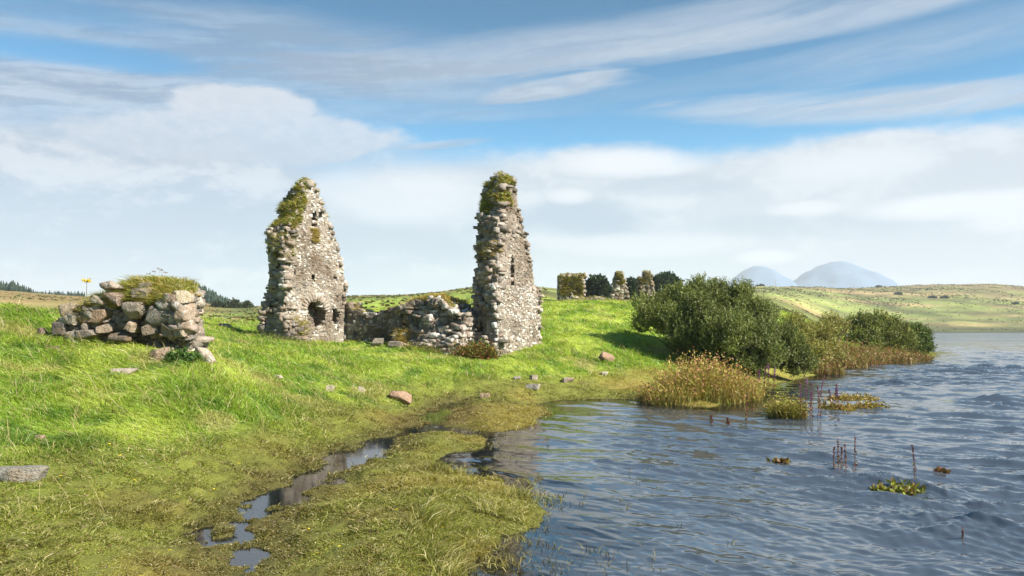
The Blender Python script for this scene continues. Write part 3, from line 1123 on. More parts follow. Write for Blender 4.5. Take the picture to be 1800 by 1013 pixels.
def gable(origin, umin_f, umin_b, umax, T, ztop, holes, foot, valfn, label, seed):
    def solid(u, w, z):
        t = np.clip(w / T, 0, 1)
        nb = fbm(z * 2.3 + w * 1.3, w * 2.0 + seed, 101 + seed, 3) * 0.32
        n2 = fbm(z * 3.0 + 9, w * 2.0 + seed, 131 + seed, 3) * 0.14
        lo = umin_f(z) * (1 - t) + umin_b(z) * t + nb
        hi = umax(z) + n2
        taper = 0.02 * np.maximum(z - 2, 0)
        s = (u > lo) & (u < hi) & (w > taper * 0.6) & (w < T - taper) & (z < ztop + fbm(u * 2.2, w * 2.2, 151 + seed, 2) * 0.35)
        for (u0, u1, z0, z1, dep, arch) in holes:
            inside = (u > u0) & (u < u1) & (z > z0) & (z < z1) & (w < dep)
            if arch:
                uc, r = (u0 + u1) / 2, (u1 - u0) / 2
                inside &= (z < z1 - 0.42) | (((u - uc) / r) ** 2 + ((z - (z1 - 0.42)) / 0.42) ** 2 < 1)
            s &= ~inside
        if foot is not None:
            s |= foot(u, w, z)
        return s
    W = Wall(origin, E2, -E1, (-0.5, 4.1), (-0.6, T + 0.3), (0.7, ztop + 0.5), solid, 0.1)
    root = thing("gable_wall", label, "ruined gable", (origin[0], origin[1], 1.3))
    g = Geo()
    W.core(g)
    W.face(g, 'front', (0.09, 0.22), (0.10, 0.44), (-0.015, 0.012), 0.13, valfn=valfn, skip=0.05, jit=0.06)
    W.face(g, 'front', (0.05, 0.10), (0.06, 0.16), (0.0, 0.04), 0.08, valfn=valfn, skip=0.45)
    W.face(g, 'near', (0.06, 0.22), (0.16, 0.6), (-0.03, 0.09), 0.22, val=0.0, skip=0.05, tint=0.9)
    W.face(g, 'far', (0.08, 0.18), (0.12, 0.4), (0.0, 0.03), 0.12, val=0.2)
    W.face(g, 'back', (0.12, 0.24), (0.2, 0.5), (0.0, 0.06), 0.15, val=0.1, n=2)
    W.face(g, 'top', (0.15, 0.3), (0.15, 0.35), (0.0, 0.08), 0.14, val=0.1)
    g.build("masonry", M_STONE, root)
    return W, root


# left gable
umin_b1 = interp([(1.3, 0.0), (3.0, 0.05), (3.6, 0.36), (4.7, 0.40), (5.5, 0.18), (6.15, 0.22), (6.35, 0.55), (6.75, 0.82), (7.5, 1.15), (8.2, 1.42), (8.6, 1.55)])
umin_f1 = interp([(1.3, 0.0), (3.0, 0.05), (3.6, 0.16), (5.5, 0.12), (6.2, 0.22), (6.75, 0.6), (7.5, 0.95), (8.2, 1.2), (8.6, 1.35)])
umax1 = interp([(1.3, 3.6), (3.9, 3.6), (4.86, 3.4), (5.84, 3.08), (6.58, 2.74), (7.43, 2.26), (8.2, 1.8), (8.6, 1.6)])
L0 = (-9.12, 30.8)


def foot1(u, w, z):
    n = fbm(u * 2 + z, w * 2 - z, 171, 3) * 0.25
    return (u > -0.12 + n * 0.6) & (u < 1.2) & (w > -0.42 * sstep(3.0, 1.8, z) * sstep(1.25, 0.5, u) + n * 0.4) & (w < 1.2) & (z < 2.75 - u * 0.35 + n) & (z > 0.7)


W1, G1 = gable(L0, umin_f1, umin_b1, umax1, 1.27, 8.25,
               [(1.18, 2.26, 2.3, 3.42, 0.62, True), (2.72, 3.16, 2.42, 3.08, 0.55, False), (1.62, 1.9, 6.5, 7.15, 0.9, False), (2.03, 2.2, 6.85, 7.15, 0.5, False),
                (1.12, 1.27, 7.08, 7.34, 0.4, False), (1.36, 1.52, 7.92, 8.15, 0.4, False), (0.45, 0.58, 4.42, 4.72, 0.4, False), (2.84, 3.02, 4.26, 4.5, 0.4, False),
                (1.5, 1.72, 4.2, 4.45, 0.25, False)],
               foot1, lambda u, z: 0.36 + 0.12 * math.sin(z * 2.1 + u * 3), "tall pointed stone gable with an arched fireplace opening and small windows", 1)
# voussoirs over the fireplace
g = Geo()
uc, r0 = 1.72, 0.56
cen, axs, hf, cc = [], [], [], []
for k in range(13):
    a = math.pi * (k + 0.5) / 13
    u, z = uc - math.cos(a) * (r0 + 0.12), 3.0 + math.sin(a) * (0.42 + 0.13)
    rad = -W1.u * math.cos(a) * 1.0 + W1.z * math.sin(a)
    rad /= np.linalg.norm(rad)
    tan = np.cross(rad, W1.w)
    cen.append(W1.pt(u, 0.1, z))
    axs.append([tan, W1.w, rad])
    hf.append((0.062, 0.17, random.uniform(0.14, 0.19)))
    cc.append(PAL[random.choice([0, 2, 5])] * 1.05)
stones(g, np.array(cen), np.array(axs), np.array(hf), np.array(cc), np.full(13, 0.1), 3, 0.08, 2)
g.build("fireplace_arch", M_STONE, G1)
turf("turf_cap", W1, 7500, lambda u, w, z: ((z > 6.45 + 0.15 * np.sin(u * 9)) & (u < 0.95 + (z - 6.25) * 0.26 - 0.1 + 0.12 * np.sin(z * 7)) & (u > -0.2)) | (z > 8.15), G1, (0.1, 0.22), ('top', 'near', 'front', 'back'))
turf("grass_tuft", W1, 700, lambda u, w, z: (z > 6.9) & (u > umax1(z) - 0.12), G1, (0.1, 0.26), ('top', 'far'))
turf("grass_tuft", W1, 420, lambda u, w, z: (np.abs(u - 1.72) < 0.22) & (np.abs(z - 6.12) < 0.3), G1, (0.1, 0.24), ('front',), TURF[[1, 3]])
turf("grass_tuft", W1, 420, lambda u, w, z: (u < 0.55) & (np.abs(z - 5.55) < 0.55), G1, (0.1, 0.28), ('near', 'front', 'top'), TURF[[0, 1, 3]])
turf("grass_tuft", W1, 500, lambda u, w, z: (np.abs(u - 0.75) < 0.5) & (z < 2.6) & (z > 1.9), G1, (0.12, 0.3), ('top', 'front'), TURF[[1, 3, 4]])

# right gable
umin_b2 = interp([(1.2, 0.0), (2.4, 0.1), (3.0, 0.32), (4.1, 0.5), (5.5, 0.60), (6.3, 0.64), (7.2, 0.85), (7.7, 1.0), (8.1, 1.15), (8.6, 1.25)])
umin_f2 = interp([(1.2, 0.0), (2.6, 0.06), (3.2, 0.14), (5.0, 0.30), (6.3, 0.42), (7.2, 0.62), (7.8, 0.78), (8.6, 0.95)])
umax2 = interp([(1.2, 3.54), (3.1, 3.54), (4.1, 3.28), (5.06, 2.9), (6.03, 2.53), (7.23, 2.06), (8.3, 1.6), (8.7, 1.5)])
C0 = (-0.667, 30.0)


def foot2(u, w, z):      # the lower, whiter half stands a little proud
    return (u > 0.02) & (u < 3.56) & (w > -0.09) & (w < 0.4) & (z < 3.92 + fbm(u * 2, w, 181, 2) * 0.15) & (z > 0.7)


W2, G2 = gable(C0, umin_f2, umin_b2, umax2, 1.27, 8.26,
               [(1.22, 1.5, 3.92, 5.2, 0.75, False), (2.0, 2.12, 6.3, 6.5, 0.3, False)],
               foot2, lambda u, z: (0.46 if z < 3.95 else 0.08 + 0.1 * math.sin(u * 5 + z)), "tall tapering stone gable with bright white lower face and thick grass cap", 2)
turf("turf_cap", W2, 8500, lambda u, w, z: ((z > 7.0 + 0.25 * np.sin(w * 6)) & (u < 1.32 - 0.2 * np.sin(z * 5))) | (z > 8.1), G2, (0.08, 0.2), ('top', 'near', 'front', 'back'))
turf("grass_tuft", W2, 600, lambda u, w, z: (z > 6.4) & (u > umax2(z) - 0.12), G2, (0.06, 0.16), ('top', 'far'), TURF[[1, 3]])
turf("grass_tuft", W2, 500, lambda u, w, z: (np.abs(z - 5.3) < 0.35) & (u < 0.7), G2, (0.08, 0.2), ('near',), TURF[[1, 3]])

# low curtain wall between the gables
LW0 = (-7.35 - E2[0] * 0.05, 33.88 - E2[1] * 0.05)


def solid_low(u, w, z):
    top = 2.98 + fbm(u * 1.4, w * 0.6 + 3, 191, 3) * 0.35 - 0.10 * np.sin(u * 1.6) + 0.3 * sstep(0.5, 0.0, u)
    return (u > 0.05) & (u < 3.7) & (w > fbm(u * 2, z * 2, 193, 2) * 0.12) & (w < 0.85) & (z < top)


W3 = Wall(LW0, E1, E2, (0, 3.9), (-0.2, 1.0), (0.9, 3.6), solid_low, 0.1)
G3 = thing("low_wall", "low dark rubble wall joining the foot of the pointed gable", "wall", (LW0[0], LW0[1], 1.4))
g = Geo()
W3.core(g, (0.16, 0.14, 0.12))
W3.face(g, 'front', (0.09, 0.2), (0.12, 0.42), (-0.02, 0.05), 0.15, val=0.2, tint=0.85)
W3.face(g, 'back', (0.12, 0.24), (0.2, 0.5), (0, 0.06), 0.15, val=0.1, n=2)
W3.face(g, 'top', (0.15, 0.3), (0.15, 0.4), (0, 0.12), 0.14, val=0.25)
g.build("masonry", M_STONE, G3)
turf("turf_cap", W3, 1100, lambda u, w, z: (u < 1.1) & (z > 2.6) | (np.abs(u - 2.7) < 0.4) & (z > 2.7), G3, (0.08, 0.2), ('top',), TURF[[1, 3, 0]])


def solid_rub(u, w, z):
    n = fbm(u * 1.6, z * 1.6, 197, 3)
    top = 3.30 + fbm(u * 1.5, w, 199, 3) * 0.3 - sstep(4.15, 3.4, u) * 0.25 - sstep(5.6, 6.5, u) * 0.55
    fr = -0.55 + n * 0.55 - 0.55 * sstep(2.6, 1.3, z) * sstep(3.2, 4.6, u)
    return (u > 3.42 + n * 0.4) & (u < 6.75) & (w > fr) & (w < 0.95) & (z < top)


W4 = Wall(LW0, E1, E2, (3.0, 6.9), (-1.5, 1.1), (0.9, 4.0), solid_rub, 0.1)
G4 = thing("rubble_wall", "broken lump of rubble wall with a grassy top beside the tapering gable", "wall", tuple(W4.pt(np.array(5.0), np.array(0.0), np.array(1.3))))
g = Geo()
W4.core(g, (0.17, 0.15, 0.125))
W4.face(g, 'front', (0.1, 0.25), (0.16, 0.55), (-0.04, 0.14), 0.2, val=0.22, rot=0.14)
W4.face(g, 'near', (0.12, 0.25), (0.2, 0.5), (-0.02, 0.15), 0.18, val=0.2, rot=0.12)
W4.face(g, 'far', (0.12, 0.25), (0.2, 0.5), (-0.02, 0.15), 0.18, val=0.35, rot=0.12)
W4.face(g, 'back', (0.14, 0.26), (0.2, 0.5), (0, 0.06), 0.15, val=0.1, n=2)
W4.face(g, 'top', (0.18, 0.36), (0.18, 0.45), (0, 0.12), 0.16, val=0.4, rot=0.14)
g.build("masonry", M_STONE, G4)
turf("turf_cap", W4, 5200, lambda u, w, z: (z > 2.95) & (u > 3.7) & (u < 6.0) & (w > -0.4), G4, (0.2, 0.42), ('top',), TURF[[0, 1, 3, 3]])
turf("grass_tuft", W4, 500, lambda u, w, z: (z < 2.1) & (z > 1.5) & (np.abs(u - 3.9) < 0.35), G4, (0.15, 0.35), ('front', 'top'), TURF[[1, 3]])


# ------------------------------------------------------------------ the massive stub of wall on the left
SB0 = P(112, 17.1, 0)[:2]
SU, SW = np.array([0.985, -0.172]), np.array([0.172, 0.985])
top_sb = interp([(0.0, 2.40), (0.3, 2.55), (0.45, 2.78), (0.75, 2.94), (1.0, 3.08), (1.4, 3.18), (2.0, 3.2), (2.5, 3.08), (2.9, 2.85)])


def solid_sb(u, w, z):
    n = fbm(u * 1.5 + 3, z * 1.8 + w, 211, 3)
    fr = 0.18 + n * 0.5 + 0.22 * sstep(2.2, 1.7, z) - 0.05 * sstep(1.8, 2.6, u) + 0.25 * sstep(2.7, 3.1, z)
    hi = 2.80 - 0.42 * np.maximum(w - 0.3, 0) + fbm(z * 2, w * 2, 213, 2) * 0.2 + 0.10 * sstep(2.4, 1.9, z)
    return (u > 0.14 + n * 0.2 + 0.45 * sstep(2.4, 2.9, z)) & (u < hi) & (w > fr) & (w < 1.5) & (z < top_sb(u) + fbm(u * 2, w * 2, 217, 2) * 0.15)


W5 = Wall(SB0, SU, SW, (-0.2, 3.3), (-0.3, 1.7), (1.2, 3.5), solid_sb, 0.1)
G5 = thing("wall_stub", "massive broken stub of stone wall with grass growing on top", "ruined wall", (SB0[0] + 1.5, SB0[1], 1.7))
g = Geo()
W5.core(g, (0.12, 0.10, 0.08))
W5.face(g, 'front', (0.07, 0.17), (0.10, 0.32), (-0.04, 0.10), 0.2, val=0.12, rot=0.2, n=4, cuts=4, tint=0.85)
W5.face(g, 'front', (0.06, 0.12), (0.1, 0.26), (0.0, 0.06), 0.14, val=0.1, rot=0.25, n=3, cuts=5, tint=0.75, skip=0.3)
W5.face(g, 'far', (0.1, 0.24), (0.2, 0.45), (0.0, 0.14), 0.2, val=0.25, rot=0.16, n=4, cuts=5)
W5.face(g, 'far', (0.1, 0.2), (0.15, 0.3), (0.0, 0.08), 0.2, val=0.2, rot=0.2, n=3, cuts=5)
W5.face(g, 'near', (0.1, 0.24), (0.2, 0.4), (-0.04, 0.05), 0.2, val=0.0, rot=0.14, n=4, cuts=5)
W5.face(g, 'back', (0.16, 0.28), (0.25, 0.5), (0, 0.1), 0.2, val=0.1)
W5.face(g, 'top', (0.2, 0.4), (0.2, 0.45), (-0.05, 0.05), 0.14, val=0.1, n=4)
# the big boulders the photograph shows in its face: photo place, size in photo pixels, tilt, colour, lichen
BIG = [(172, 556, 27, 14, -0.05, (0.30, 0.22, 0.16), 0.0), (237, 545, 19, 15, 0.0, (0.27, 0.245, 0.21), 0.1), (232, 575, 12, 11, 0.5, (0.33, 0.29, 0.24), 0.35),
       (284, 556, 22, 15, 0.35, (0.22, 0.205, 0.18), 0.2), (293, 534, 17, 10, 0.12, (0.30, 0.255, 0.21), 0.55), (126, 545, 14, 11, -0.2, (0.30, 0.26, 0.2), 0.2),
       (113, 577, 14, 14, 0.1, (0.17, 0.15, 0.14), 0.05), (136, 560, 10, 11, 0.1, (0.26, 0.24, 0.2), 0.3), (320, 522, 15, 11, 0.0, (0.42, 0.38, 0.29), 0.5),
       (196, 503, 13, 7, -0.2, (0.33, 0.28, 0.24), 0.35), (205, 525, 18, 10, 0.25, (0.30, 0.235, 0.2), 0.2), (325, 548, 12, 16, 0.1, (0.38, 0.31, 0.25), 0.35),
       (328, 576, 16, 15, 0.2, (0.42, 0.36, 0.29), 0.4), (160, 588, 22, 8, 0.0, (0.20, 0.175, 0.15), 0.0), (215, 592, 20, 9, 0.05, (0.17, 0.15, 0.13), 0.05),
       (268, 578, 13, 10, -0.2, (0.2, 0.17, 0.14), 0.0), (300, 582, 14, 11, 0.2, (0.25, 0.2, 0.16), 0.05), (178, 528, 14, 7, 0.2, (0.32, 0.27, 0.22), 0.3),
       (250, 515, 14, 8, 0.0, (0.26, 0.23, 0.2), 0.2), (150, 575, 12, 9, 0.1, (0.2, 0.18, 0.16), 0.0), (188, 576, 13, 8, -0.1, (0.25, 0.21, 0.17), 0.0)]
for (px, py, hw, hh, tl, c, li) in BIG:
    D = 17.15 - (px - 112) / F * 17 * 0.172 + random.uniform(0.06, 0.16)
    p = P(px, D, EYE + (HY - py) / F * D)
    ct, st = math.cos(tl), math.sin(tl)
    e = np.array([[SU[0] * ct, SU[1] * ct, -st], [SW[0], SW[1], random.uniform(-0.1, 0.2)], [SU[0] * st, SU[1] * st, ct]])
    e /= np.linalg.norm(e, axis=1, keepdims=True)
    k = D / F
    stones(g, p[None], e[None], np.array([[hw * k * 0.98, 0.2, hh * k * 1.0]]), np.array([c]) * 1.12, np.array([li]), 9, 0.035, 5, 10.0, 0.58)
g.build("masonry", M_ROCK, G5)
turf("turf_cap", W5, 9000, lambda u, w, z: (z > 2.75) & (u > 0.3) & (u < 2.68) & (w > 0.1 + 0.2 * np.sin(u * 5)), G5, (0.14, 0.34), ('top', 'front'), width=0.012)
turf("grass_tuft", W5, 1300, lambda u, w, z: (z > 2.35) & (u > 0.1) & (u < 0.8), G5, (0.1, 0.26), ('top', 'near', 'front'), TURF[[0, 1, 3]], width=0.012)
turf("grass_tuft", W5, 900, lambda u, w, z: (z > 2.75) & (np.abs(u - 2.2) < 0.5), G5, (0.1, 0.25), ('front',), TURF[[1, 3]], width=0.012)


# ------------------------------------------------------------------ the distant ruins on the crest
def far_ruin(px0, px1, D, top, base, label, seed, turfy):
    a, b = P(px0, D, 0), P(px1, D, 0)
    wid = b[0] - a[0]
    zt, zb = EYE + (HY - top) / F * D, EYE + (HY - base) / F * D

    def solid(u, w, z):
        n = fbm(u * 1.5, z * 1.5 + w, 231 + seed, 3)
        f = np.clip((z - zb) / (zt - zb), 0, 1)
        if seed == 1:
            lo, hi, tp = 0.1 + n * 0.25, wid * 0.95 + n * 0.3, zt - 0.1 + n * 0.3
        elif seed == 2:
            lo, hi, tp = wid * (0.02 + 0.36 * f) + n * 0.2, wid * (1 - 0.36 * f ** 1.5) + n * 0.2, zt
        else:
            lo, hi, tp = wid * (0.12 - 0.1 * f + 0.35 * np.maximum(f - 0.6, 0)) + n * 0.22, wid * (1 - 0.22 * f) + n * 0.22, zt - 0.5 * (u < wid * 0.45)
        return (u > lo) & (u < hi) & (w > n * 0.15) & (w < 1.3) & (z < tp)
    W = Wall(a[:2], np.array([1.0, 0.0]), np.array([0.0, 1.0]), (-0.3, wid + 0.4), (-0.2, 1.5), (zb - 0.9, zt + 0.4), solid, 0.14)
    root = thing("ruined_wall", label, "ruined wall", (a[0] + wid / 2, D, zb))
    g = Geo()
    W.core(g, (0.14, 0.115, 0.08))
    for s_ in ('front', 'far', 'near', 'top'):
        W.face(g, s_, (0.14, 0.28), (0.2, 0.55), (0, 0.12), 0.18, val=0.05, n=2)
    g.build("masonry", M_STONE, root)
    turf("ivy" if turfy > 1500 else "turf_cap", W, turfy, lambda u, w, z: (z > zb + 0.3) if turfy > 1500 else (z > zb + (zt - zb) * 0.55), root, (0.12, 0.3),
         ('top', 'front'), np.array([[0.30, 0.29, 0.05], [0.38, 0.29, 0.08], [0.2, 0.22, 0.045]]), width=0.05, out=0.9)


far_ruin(983, 1028, 70, 483, 529, "squarish ivy covered ruin on the green crest, leftmost of the three far ruins", 1, 2600)
far_ruin(1073, 1105, 72, 479, 529, "small pointed ruin standing between two dark trees on the crest", 2, 800)
far_ruin(1121, 1151, 74, 479, 531, "leaning stone ruin beside the top of the big willow bush", 3, 500)
# low footing beside the square ruin
gz = EYE + (HY - 527) / F * 69
def solid_ft(u, w, z):
    return (u > 0) & (u < 3.6) & (w > 0) & (w < 0.8) & (z < gz + 0.05 + fbm(u * 1.5, w, 241, 3) * 0.5)
W6 = Wall(P(1005, 69, 0)[:2], np.array([1.0, 0.0]), np.array([0.0, 1.0]), (-0.1, 3.8), (-0.1, 1.0), (gz - 1.2, gz + 0.8), solid_ft, 0.14)
G6 = thing("wall_footing", "low line of broken footing stones on the crest between far ruins", "wall", tuple(P(1040, 69, gz - 0.6)))
g = Geo()
W6.core(g)
for s_ in ('front', 'top'):
    W6.face(g, s_, (0.14, 0.28), (0.2, 0.55), (0, 0.1), 0.18, val=0.3, n=2)
g.build("masonry", M_STONE, G6)
turf("turf_cap", W6, 700, lambda u, w, z: z > gz - 0.3, G6, (0.12, 0.3), ('top', 'front'), width=0.04)


# ------------------------------------------------------------------ loose rocks
def rock(px, py, wpx, hpx, label, col=(0.32, 0.29, 0.25), li=0.15, D=None, tilt=0.0, sink=0.3, deep=0.8, cat="rock", name="rock"):
    if D is None:
        # walk along the view ray through the pixel until it meets the ground
        for D in np.concatenate([np.arange(4.5, 30, 0.1), np.arange(30, 80, 0.3)]):
            p = P(px, D, 0)
            if EYE - (py - HY) / F * D <= ground_z(p[0], p[1]):
                break
    k = D / F
    p = P(px, D, 0)
    z = ground_z(p[0], p[1])
    if D < 40 and wpx < 35:
        wpx, hpx = wpx * 0.88, hpx * 0.9
    hw, hh = wpx * k / 2, hpx * k
    half = np.array([[hw, hw * deep, hh * (1 + sink) / 2]])
    g = Geo()
    a = random.uniform(-0.4, 0.4)
    ca, sa, ct, st = math.cos(a), math.sin(a), math.cos(tilt), math.sin(tilt)
    e = np.array([[ca * ct, sa * ct, -st], [-sa, ca, 0], [ca * st, sa * st, ct]])
    c = np.array([[0, 0, hh * (1 - sink) / 2]])
    stones(g, c, e[None], half, np.array([col]), np.array([li]), 9, 0.03, 6, 8.0, 0.55)
    o = g.build(name, M_ROCK)
    o.location = (p[0], p[1], z)
    tag(o, label, cat, "loose stones in the grass")
    return o


rock(30, 846, 95, 22, "flat grey slab lying in the grass at the left edge", (0.27, 0.27, 0.25), 0.0, deep=0.55, sink=0.5)
rock(70, 780, 19, 13, "small pinkish stone half sunk in grass above the flat slab", (0.36, 0.26, 0.21), -0.1)
rock(580, 690, 17, 14, "pointed pale stone in the grass, leftmost of two below the pointed gable", (0.45, 0.41, 0.34), 0.2)
rock(636, 692, 19, 12, "pale grey stone right of the pointed pale one on the slope", (0.42, 0.38, 0.33), 0.15, tilt=0.3)
rock(704, 706, 38, 18, "broad reddish brown boulder at the edge of the marsh", (0.36, 0.25, 0.19), 0.0)
rock(937, 684, 32, 10, "flat pale stone at the foot of the bank below the tapering gable", (0.42, 0.40, 0.36), 0.2)
rock(938, 668, 16, 9, "rounded stone just above the flat pale stone on the bank", (0.33, 0.29, 0.25), 0.0)
rock(909, 667, 14, 7, "small grey stone left of the rounded one on the bank", (0.26, 0.245, 0.225), 0.0)
rock(997, 672, 24, 9, "low brownish stone at the right end of the bank stones", (0.33, 0.28, 0.24), 0.0)
rock(1063, 660, 14, 6, "small bright white stone in the grass near the reddish boulder", (0.6, 0.58, 0.54), 0.5)
rock(1066, 638, 26, 20, "leaning reddish boulder in the bank left of the willow shade", (0.38, 0.265, 0.19), -0.1, tilt=0.7)
rock(218, 658, 44, 10, "flat pale rock showing through the grass below the wall stub", (0.42, 0.38, 0.33), 0.15)
rock(488, 667, 18, 8, "small pale stone in the tall grass uphill of the pointed pale one", (0.45, 0.42, 0.37), 0.2)
rock(852, 699, 20, 8, "brown stone at the head of the still channel", (0.36, 0.28, 0.2), 0.0)
rock(74, 590, 23, 22, "dark brown boulder in the grass left of the wall stub", (0.17, 0.135, 0.115), -0.1, D=17.3)
rock(280, 613, 54, 17, "long fallen slab leaning at the foot of the wall stub", (0.33, 0.26, 0.2), 0.25, D=16.0, tilt=-0.25, deep=0.5)
rock(360, 606, 38, 24, "white lichened boulder at the right end of the wall stub", (0.46, 0.40, 0.34), 0.45, D=16.5, tilt=0.2)
rock(858, 890, 22, 5, "flat pale stone at the water's edge of the marsh tongue", (0.45, 0.40, 0.33), 0.2)
rock(93, 618, 26, 9, "dark stone in the grass below the left end of the wall stub", (0.13, 0.12, 0.11), -0.2)
rock(665, 608, 30, 17, "pale boulder at the foot of the low dark wall", (0.27, 0.25, 0.21), 0.1, D=31.2)
rock(696, 606, 30, 15, "pale boulder right of another at the foot of the low dark wall", (0.27, 0.24, 0.21), 0.2, D=30.9)
rock(842, 620, 22, 10, "pale stone among weeds at the foot of the tapering gable", (0.42, 0.38, 0.33), 0.35, D=29.3)
rock(395, 566, 22, 9, "grey stone in the meadow between wall stub and pointed gable", (0.28, 0.255, 0.22), 0.1, D=36)


# ------------------------------------------------------------------ bushes and trees
def ray_ground(px, D):
    p = P(px, D, 0)
    return np.array([p[0], p[1], ground_z(p[0], p[1])])


def bush(name, label, cat, lobes, base_px, base_D, shoots, per, leaf, pal, up=0.8, group=None, sprig=(0.35, 0.75), dens_in=0.25, depth=1.0):
    """lobes: (px, py, D, radius px). Leafy shoots spread over and inside the lobes; stems run from the base into each lobe"""
    b = ray_ground(base_px, base_D)
    root = thing(name, label, cat, tuple(b), group)
    gs, gl = Geo(), Geo()
    L = []
    for (px, py, D, r) in lobes:
        L.append((P(px, D, EYE + (HY - py) / F * D), r * D / F))
    sub = []
    for c, r in L:                                  # smaller leafy heads over each lobe
        sub.append((c, r * 0.74))
        for k in range(10):
            v = rng.normal(size=3)
            v[2] = v[2] * 0.8 + 0.25
            v /= np.linalg.norm(v)
            sub.append((c + v * r * rng.uniform(0.62, 0.9), r * rng.uniform(0.24, 0.46)))
    tot = sum(r * r for _, r in sub)
    for c, r in sub:
        for k in range(3 if r > 0.5 else 1):
            e = c + rng.normal(0, r * 0.35, 3)
            s0 = b + np.array([rng.normal(0, 0.25) + (c[0] - b[0]) * 0.25, rng.normal(0, 0.2) + (c[1] - b[1]) * 0.25, -0.15])
            mid = (s0 + e) / 2 + np.array([(e[0] - s0[0]) * 0.12, 0, 0.25 * r]) + rng.normal(0, 0.12 * r, 3)
            tt = np.linspace(0, 1, 7)[:, None]
            pts = (1 - tt) ** 2 * s0 + 2 * tt * (1 - tt) * mid + tt ** 2 * e
            tube(gs, pts, np.linspace(0.055, 0.012, 7) * max(0.6, r), (0.12, 0.1, 0.08), 5)
        n = int(shoots * r * r / tot)
        v = rng.normal(size=(n, 3))
        v /= np.linalg.norm(v, axis=1, keepdims=True)
        rad = np.where(rng.random(n) < dens_in, rng.uniform(0.35, 0.85, n), rng.uniform(0.8, 1.02, n))
        # clumps: ragged outline
        bmp = 1 + 0.22 * np.sin(v[:, 0] * 5 + c[0] * 3) * np.sin(v[:, 2] * 6 + c[1]) + rng.normal(0, 0.05, n)
        p0 = c + v * (rad * bmp * r)[:, None] * np.array([1, depth, 1])
        gz = terrain(p0[:, 0], p0[:, 1])[0]
        ok = p0[:, 2] > np.maximum(gz, 0.0) + 0.05
        p0, v = p0[ok], v[ok]
        n = len(p0)
        d = v * 0.7 + np.array([0, 0, up]) + rng.normal(0, 0.3, (n, 3))
        d /= np.linalg.norm(d, axis=1, keepdims=True)
        ln = rng.uniform(sprig[0], sprig[1], n)
        tone = (pal[rng.integers(0, len(pal), n)] * rng.uniform(0.8, 1.2, (n, 1)) * rng.uniform(0.75, 1.25))
        t = (np.arange(per) + 0.5) / per
        pp = p0[:, None, :] + d[:, None, :] * (t[None, :, None] - 0.35) * ln[:, None, None]
        dd = d[:, None, :] * 0.7 + rng.normal(0, 0.75, (n, per, 3))
        cl = np.repeat(tone[:, None, :], per, 1) * rng.uniform(0.8, 1.25, (n, per, 1))
        leaves(gl, pp.reshape(-1, 3), dd.reshape(-1, 3), leaf[0] * rng.uniform(0.7, 1.25, n * per), leaf[1] * rng.uniform(0.8, 1.2, n * per), cl.reshape(-1, 3))
    gs.build("stems", M_BARK, root, True)
    gl.build("foliage", M_LEAF, root)
    return root


WILLOW = np.array([[0.13, 0.165, 0.038], [0.18, 0.21, 0.055], [0.095, 0.13, 0.028], [0.26, 0.28, 0.10], [0.15, 0.17, 0.045]])
bush("willow_bush", "large dark green willow bush at the water's edge", "bush",
     [(1156, 550, 34, 38), (1195, 540, 34.5, 42), (1245, 536, 34, 42), (1296, 538, 34.5, 40), (1335, 556, 34, 32), (1215, 575, 32.5, 50), (1275, 585, 32, 55), (1335, 604, 32, 46),
      (1378, 618, 32.5, 38), (1405, 640, 32.5, 28), (1240, 612, 32, 36), (1320, 640, 31.5, 28), (1200, 600, 33.5, 34), (1265, 508, 35, 16), (1225, 508, 35, 14), (1310, 512, 35, 12)],
     1275, 33, 14500, 14, (0.095, 0.036), WILLOW, sprig=(0.25, 0.5))
bush("shrub", "loose yellowish olive shrub between the big willow and the far bush", "bush",
     [(1405, 592, 41, 26), (1440, 592, 43, 30), (1464, 576, 47, 22), (1430, 626, 40.5, 26), (1456, 622, 43, 22), (1392, 568, 45, 14)],
     1428, 42, 2000, 12, (0.15, 0.045), np.array([[0.25, 0.255, 0.065], [0.30, 0.27, 0.07], [0.20, 0.22, 0.05], [0.33, 0.27, 0.09]]), up=1.3)
bush("shore_bush", "rounded green bush far along the shore", "bush",
     [(1508, 578, 59, 26), (1540, 573, 59.5, 26), (1572, 580, 59, 24), (1555, 598, 58, 26), (1512, 598, 58, 22), (1588, 600, 58, 22), (1535, 612, 57, 16)],
     1545, 59.5, 2600, 11, (0.19, 0.07), np.array([[0.16, 0.19, 0.045], [0.20, 0.215, 0.05], [0.13, 0.16, 0.04], [0.24, 0.24, 0.065]]))
bush("shore_bush", "dark green bush overhanging the water at the point's tip", "bush",
     [(1607, 588, 60.5, 20), (1620, 598, 60.5, 18), (1612, 612, 60, 18), (1626, 614, 60.5, 12)],
     1613, 61, 1200, 11, (0.19, 0.07), np.array([[0.105, 0.16, 0.035], [0.125, 0.17, 0.035], [0.09, 0.13, 0.03]]))


def round_tree(label, lobes, D, base_px):
    root = bush("round_tree", label, "tree", [(a, b, D + random.uniform(-2, 2), r) for a, b, r in lobes], base_px, D, 1700, 9, (0.75, 0.4),
                np.array([[0.035, 0.062, 0.028], [0.045, 0.075, 0.03], [0.03, 0.05, 0.025]]), 0.5, sprig=(0.5, 1.2), group="dark trees behind the far ruins")
    for ch in root.children:
        if ch.name.startswith("stems"):
            ch.name = "trunk"
        else:
            ch.name = "crown"


round_tree("dark round tree between the square ruin and the pointed ruin", [(1050, 508, 15), (1038, 512, 13), (1062, 512, 12), (1052, 500, 10)], 150, 1050)
round_tree("dark tree partly behind the leaning ruin on the crest", [(1112, 507, 12), (1104, 512, 10), (1124, 505, 11), (1116, 515, 12)], 158, 1114)
round_tree("dark round tree right of the leaning ruin above the willow", [(1168, 497, 13), (1155, 502, 12), (1182, 500, 11), (1170, 510, 14)], 165, 1168)


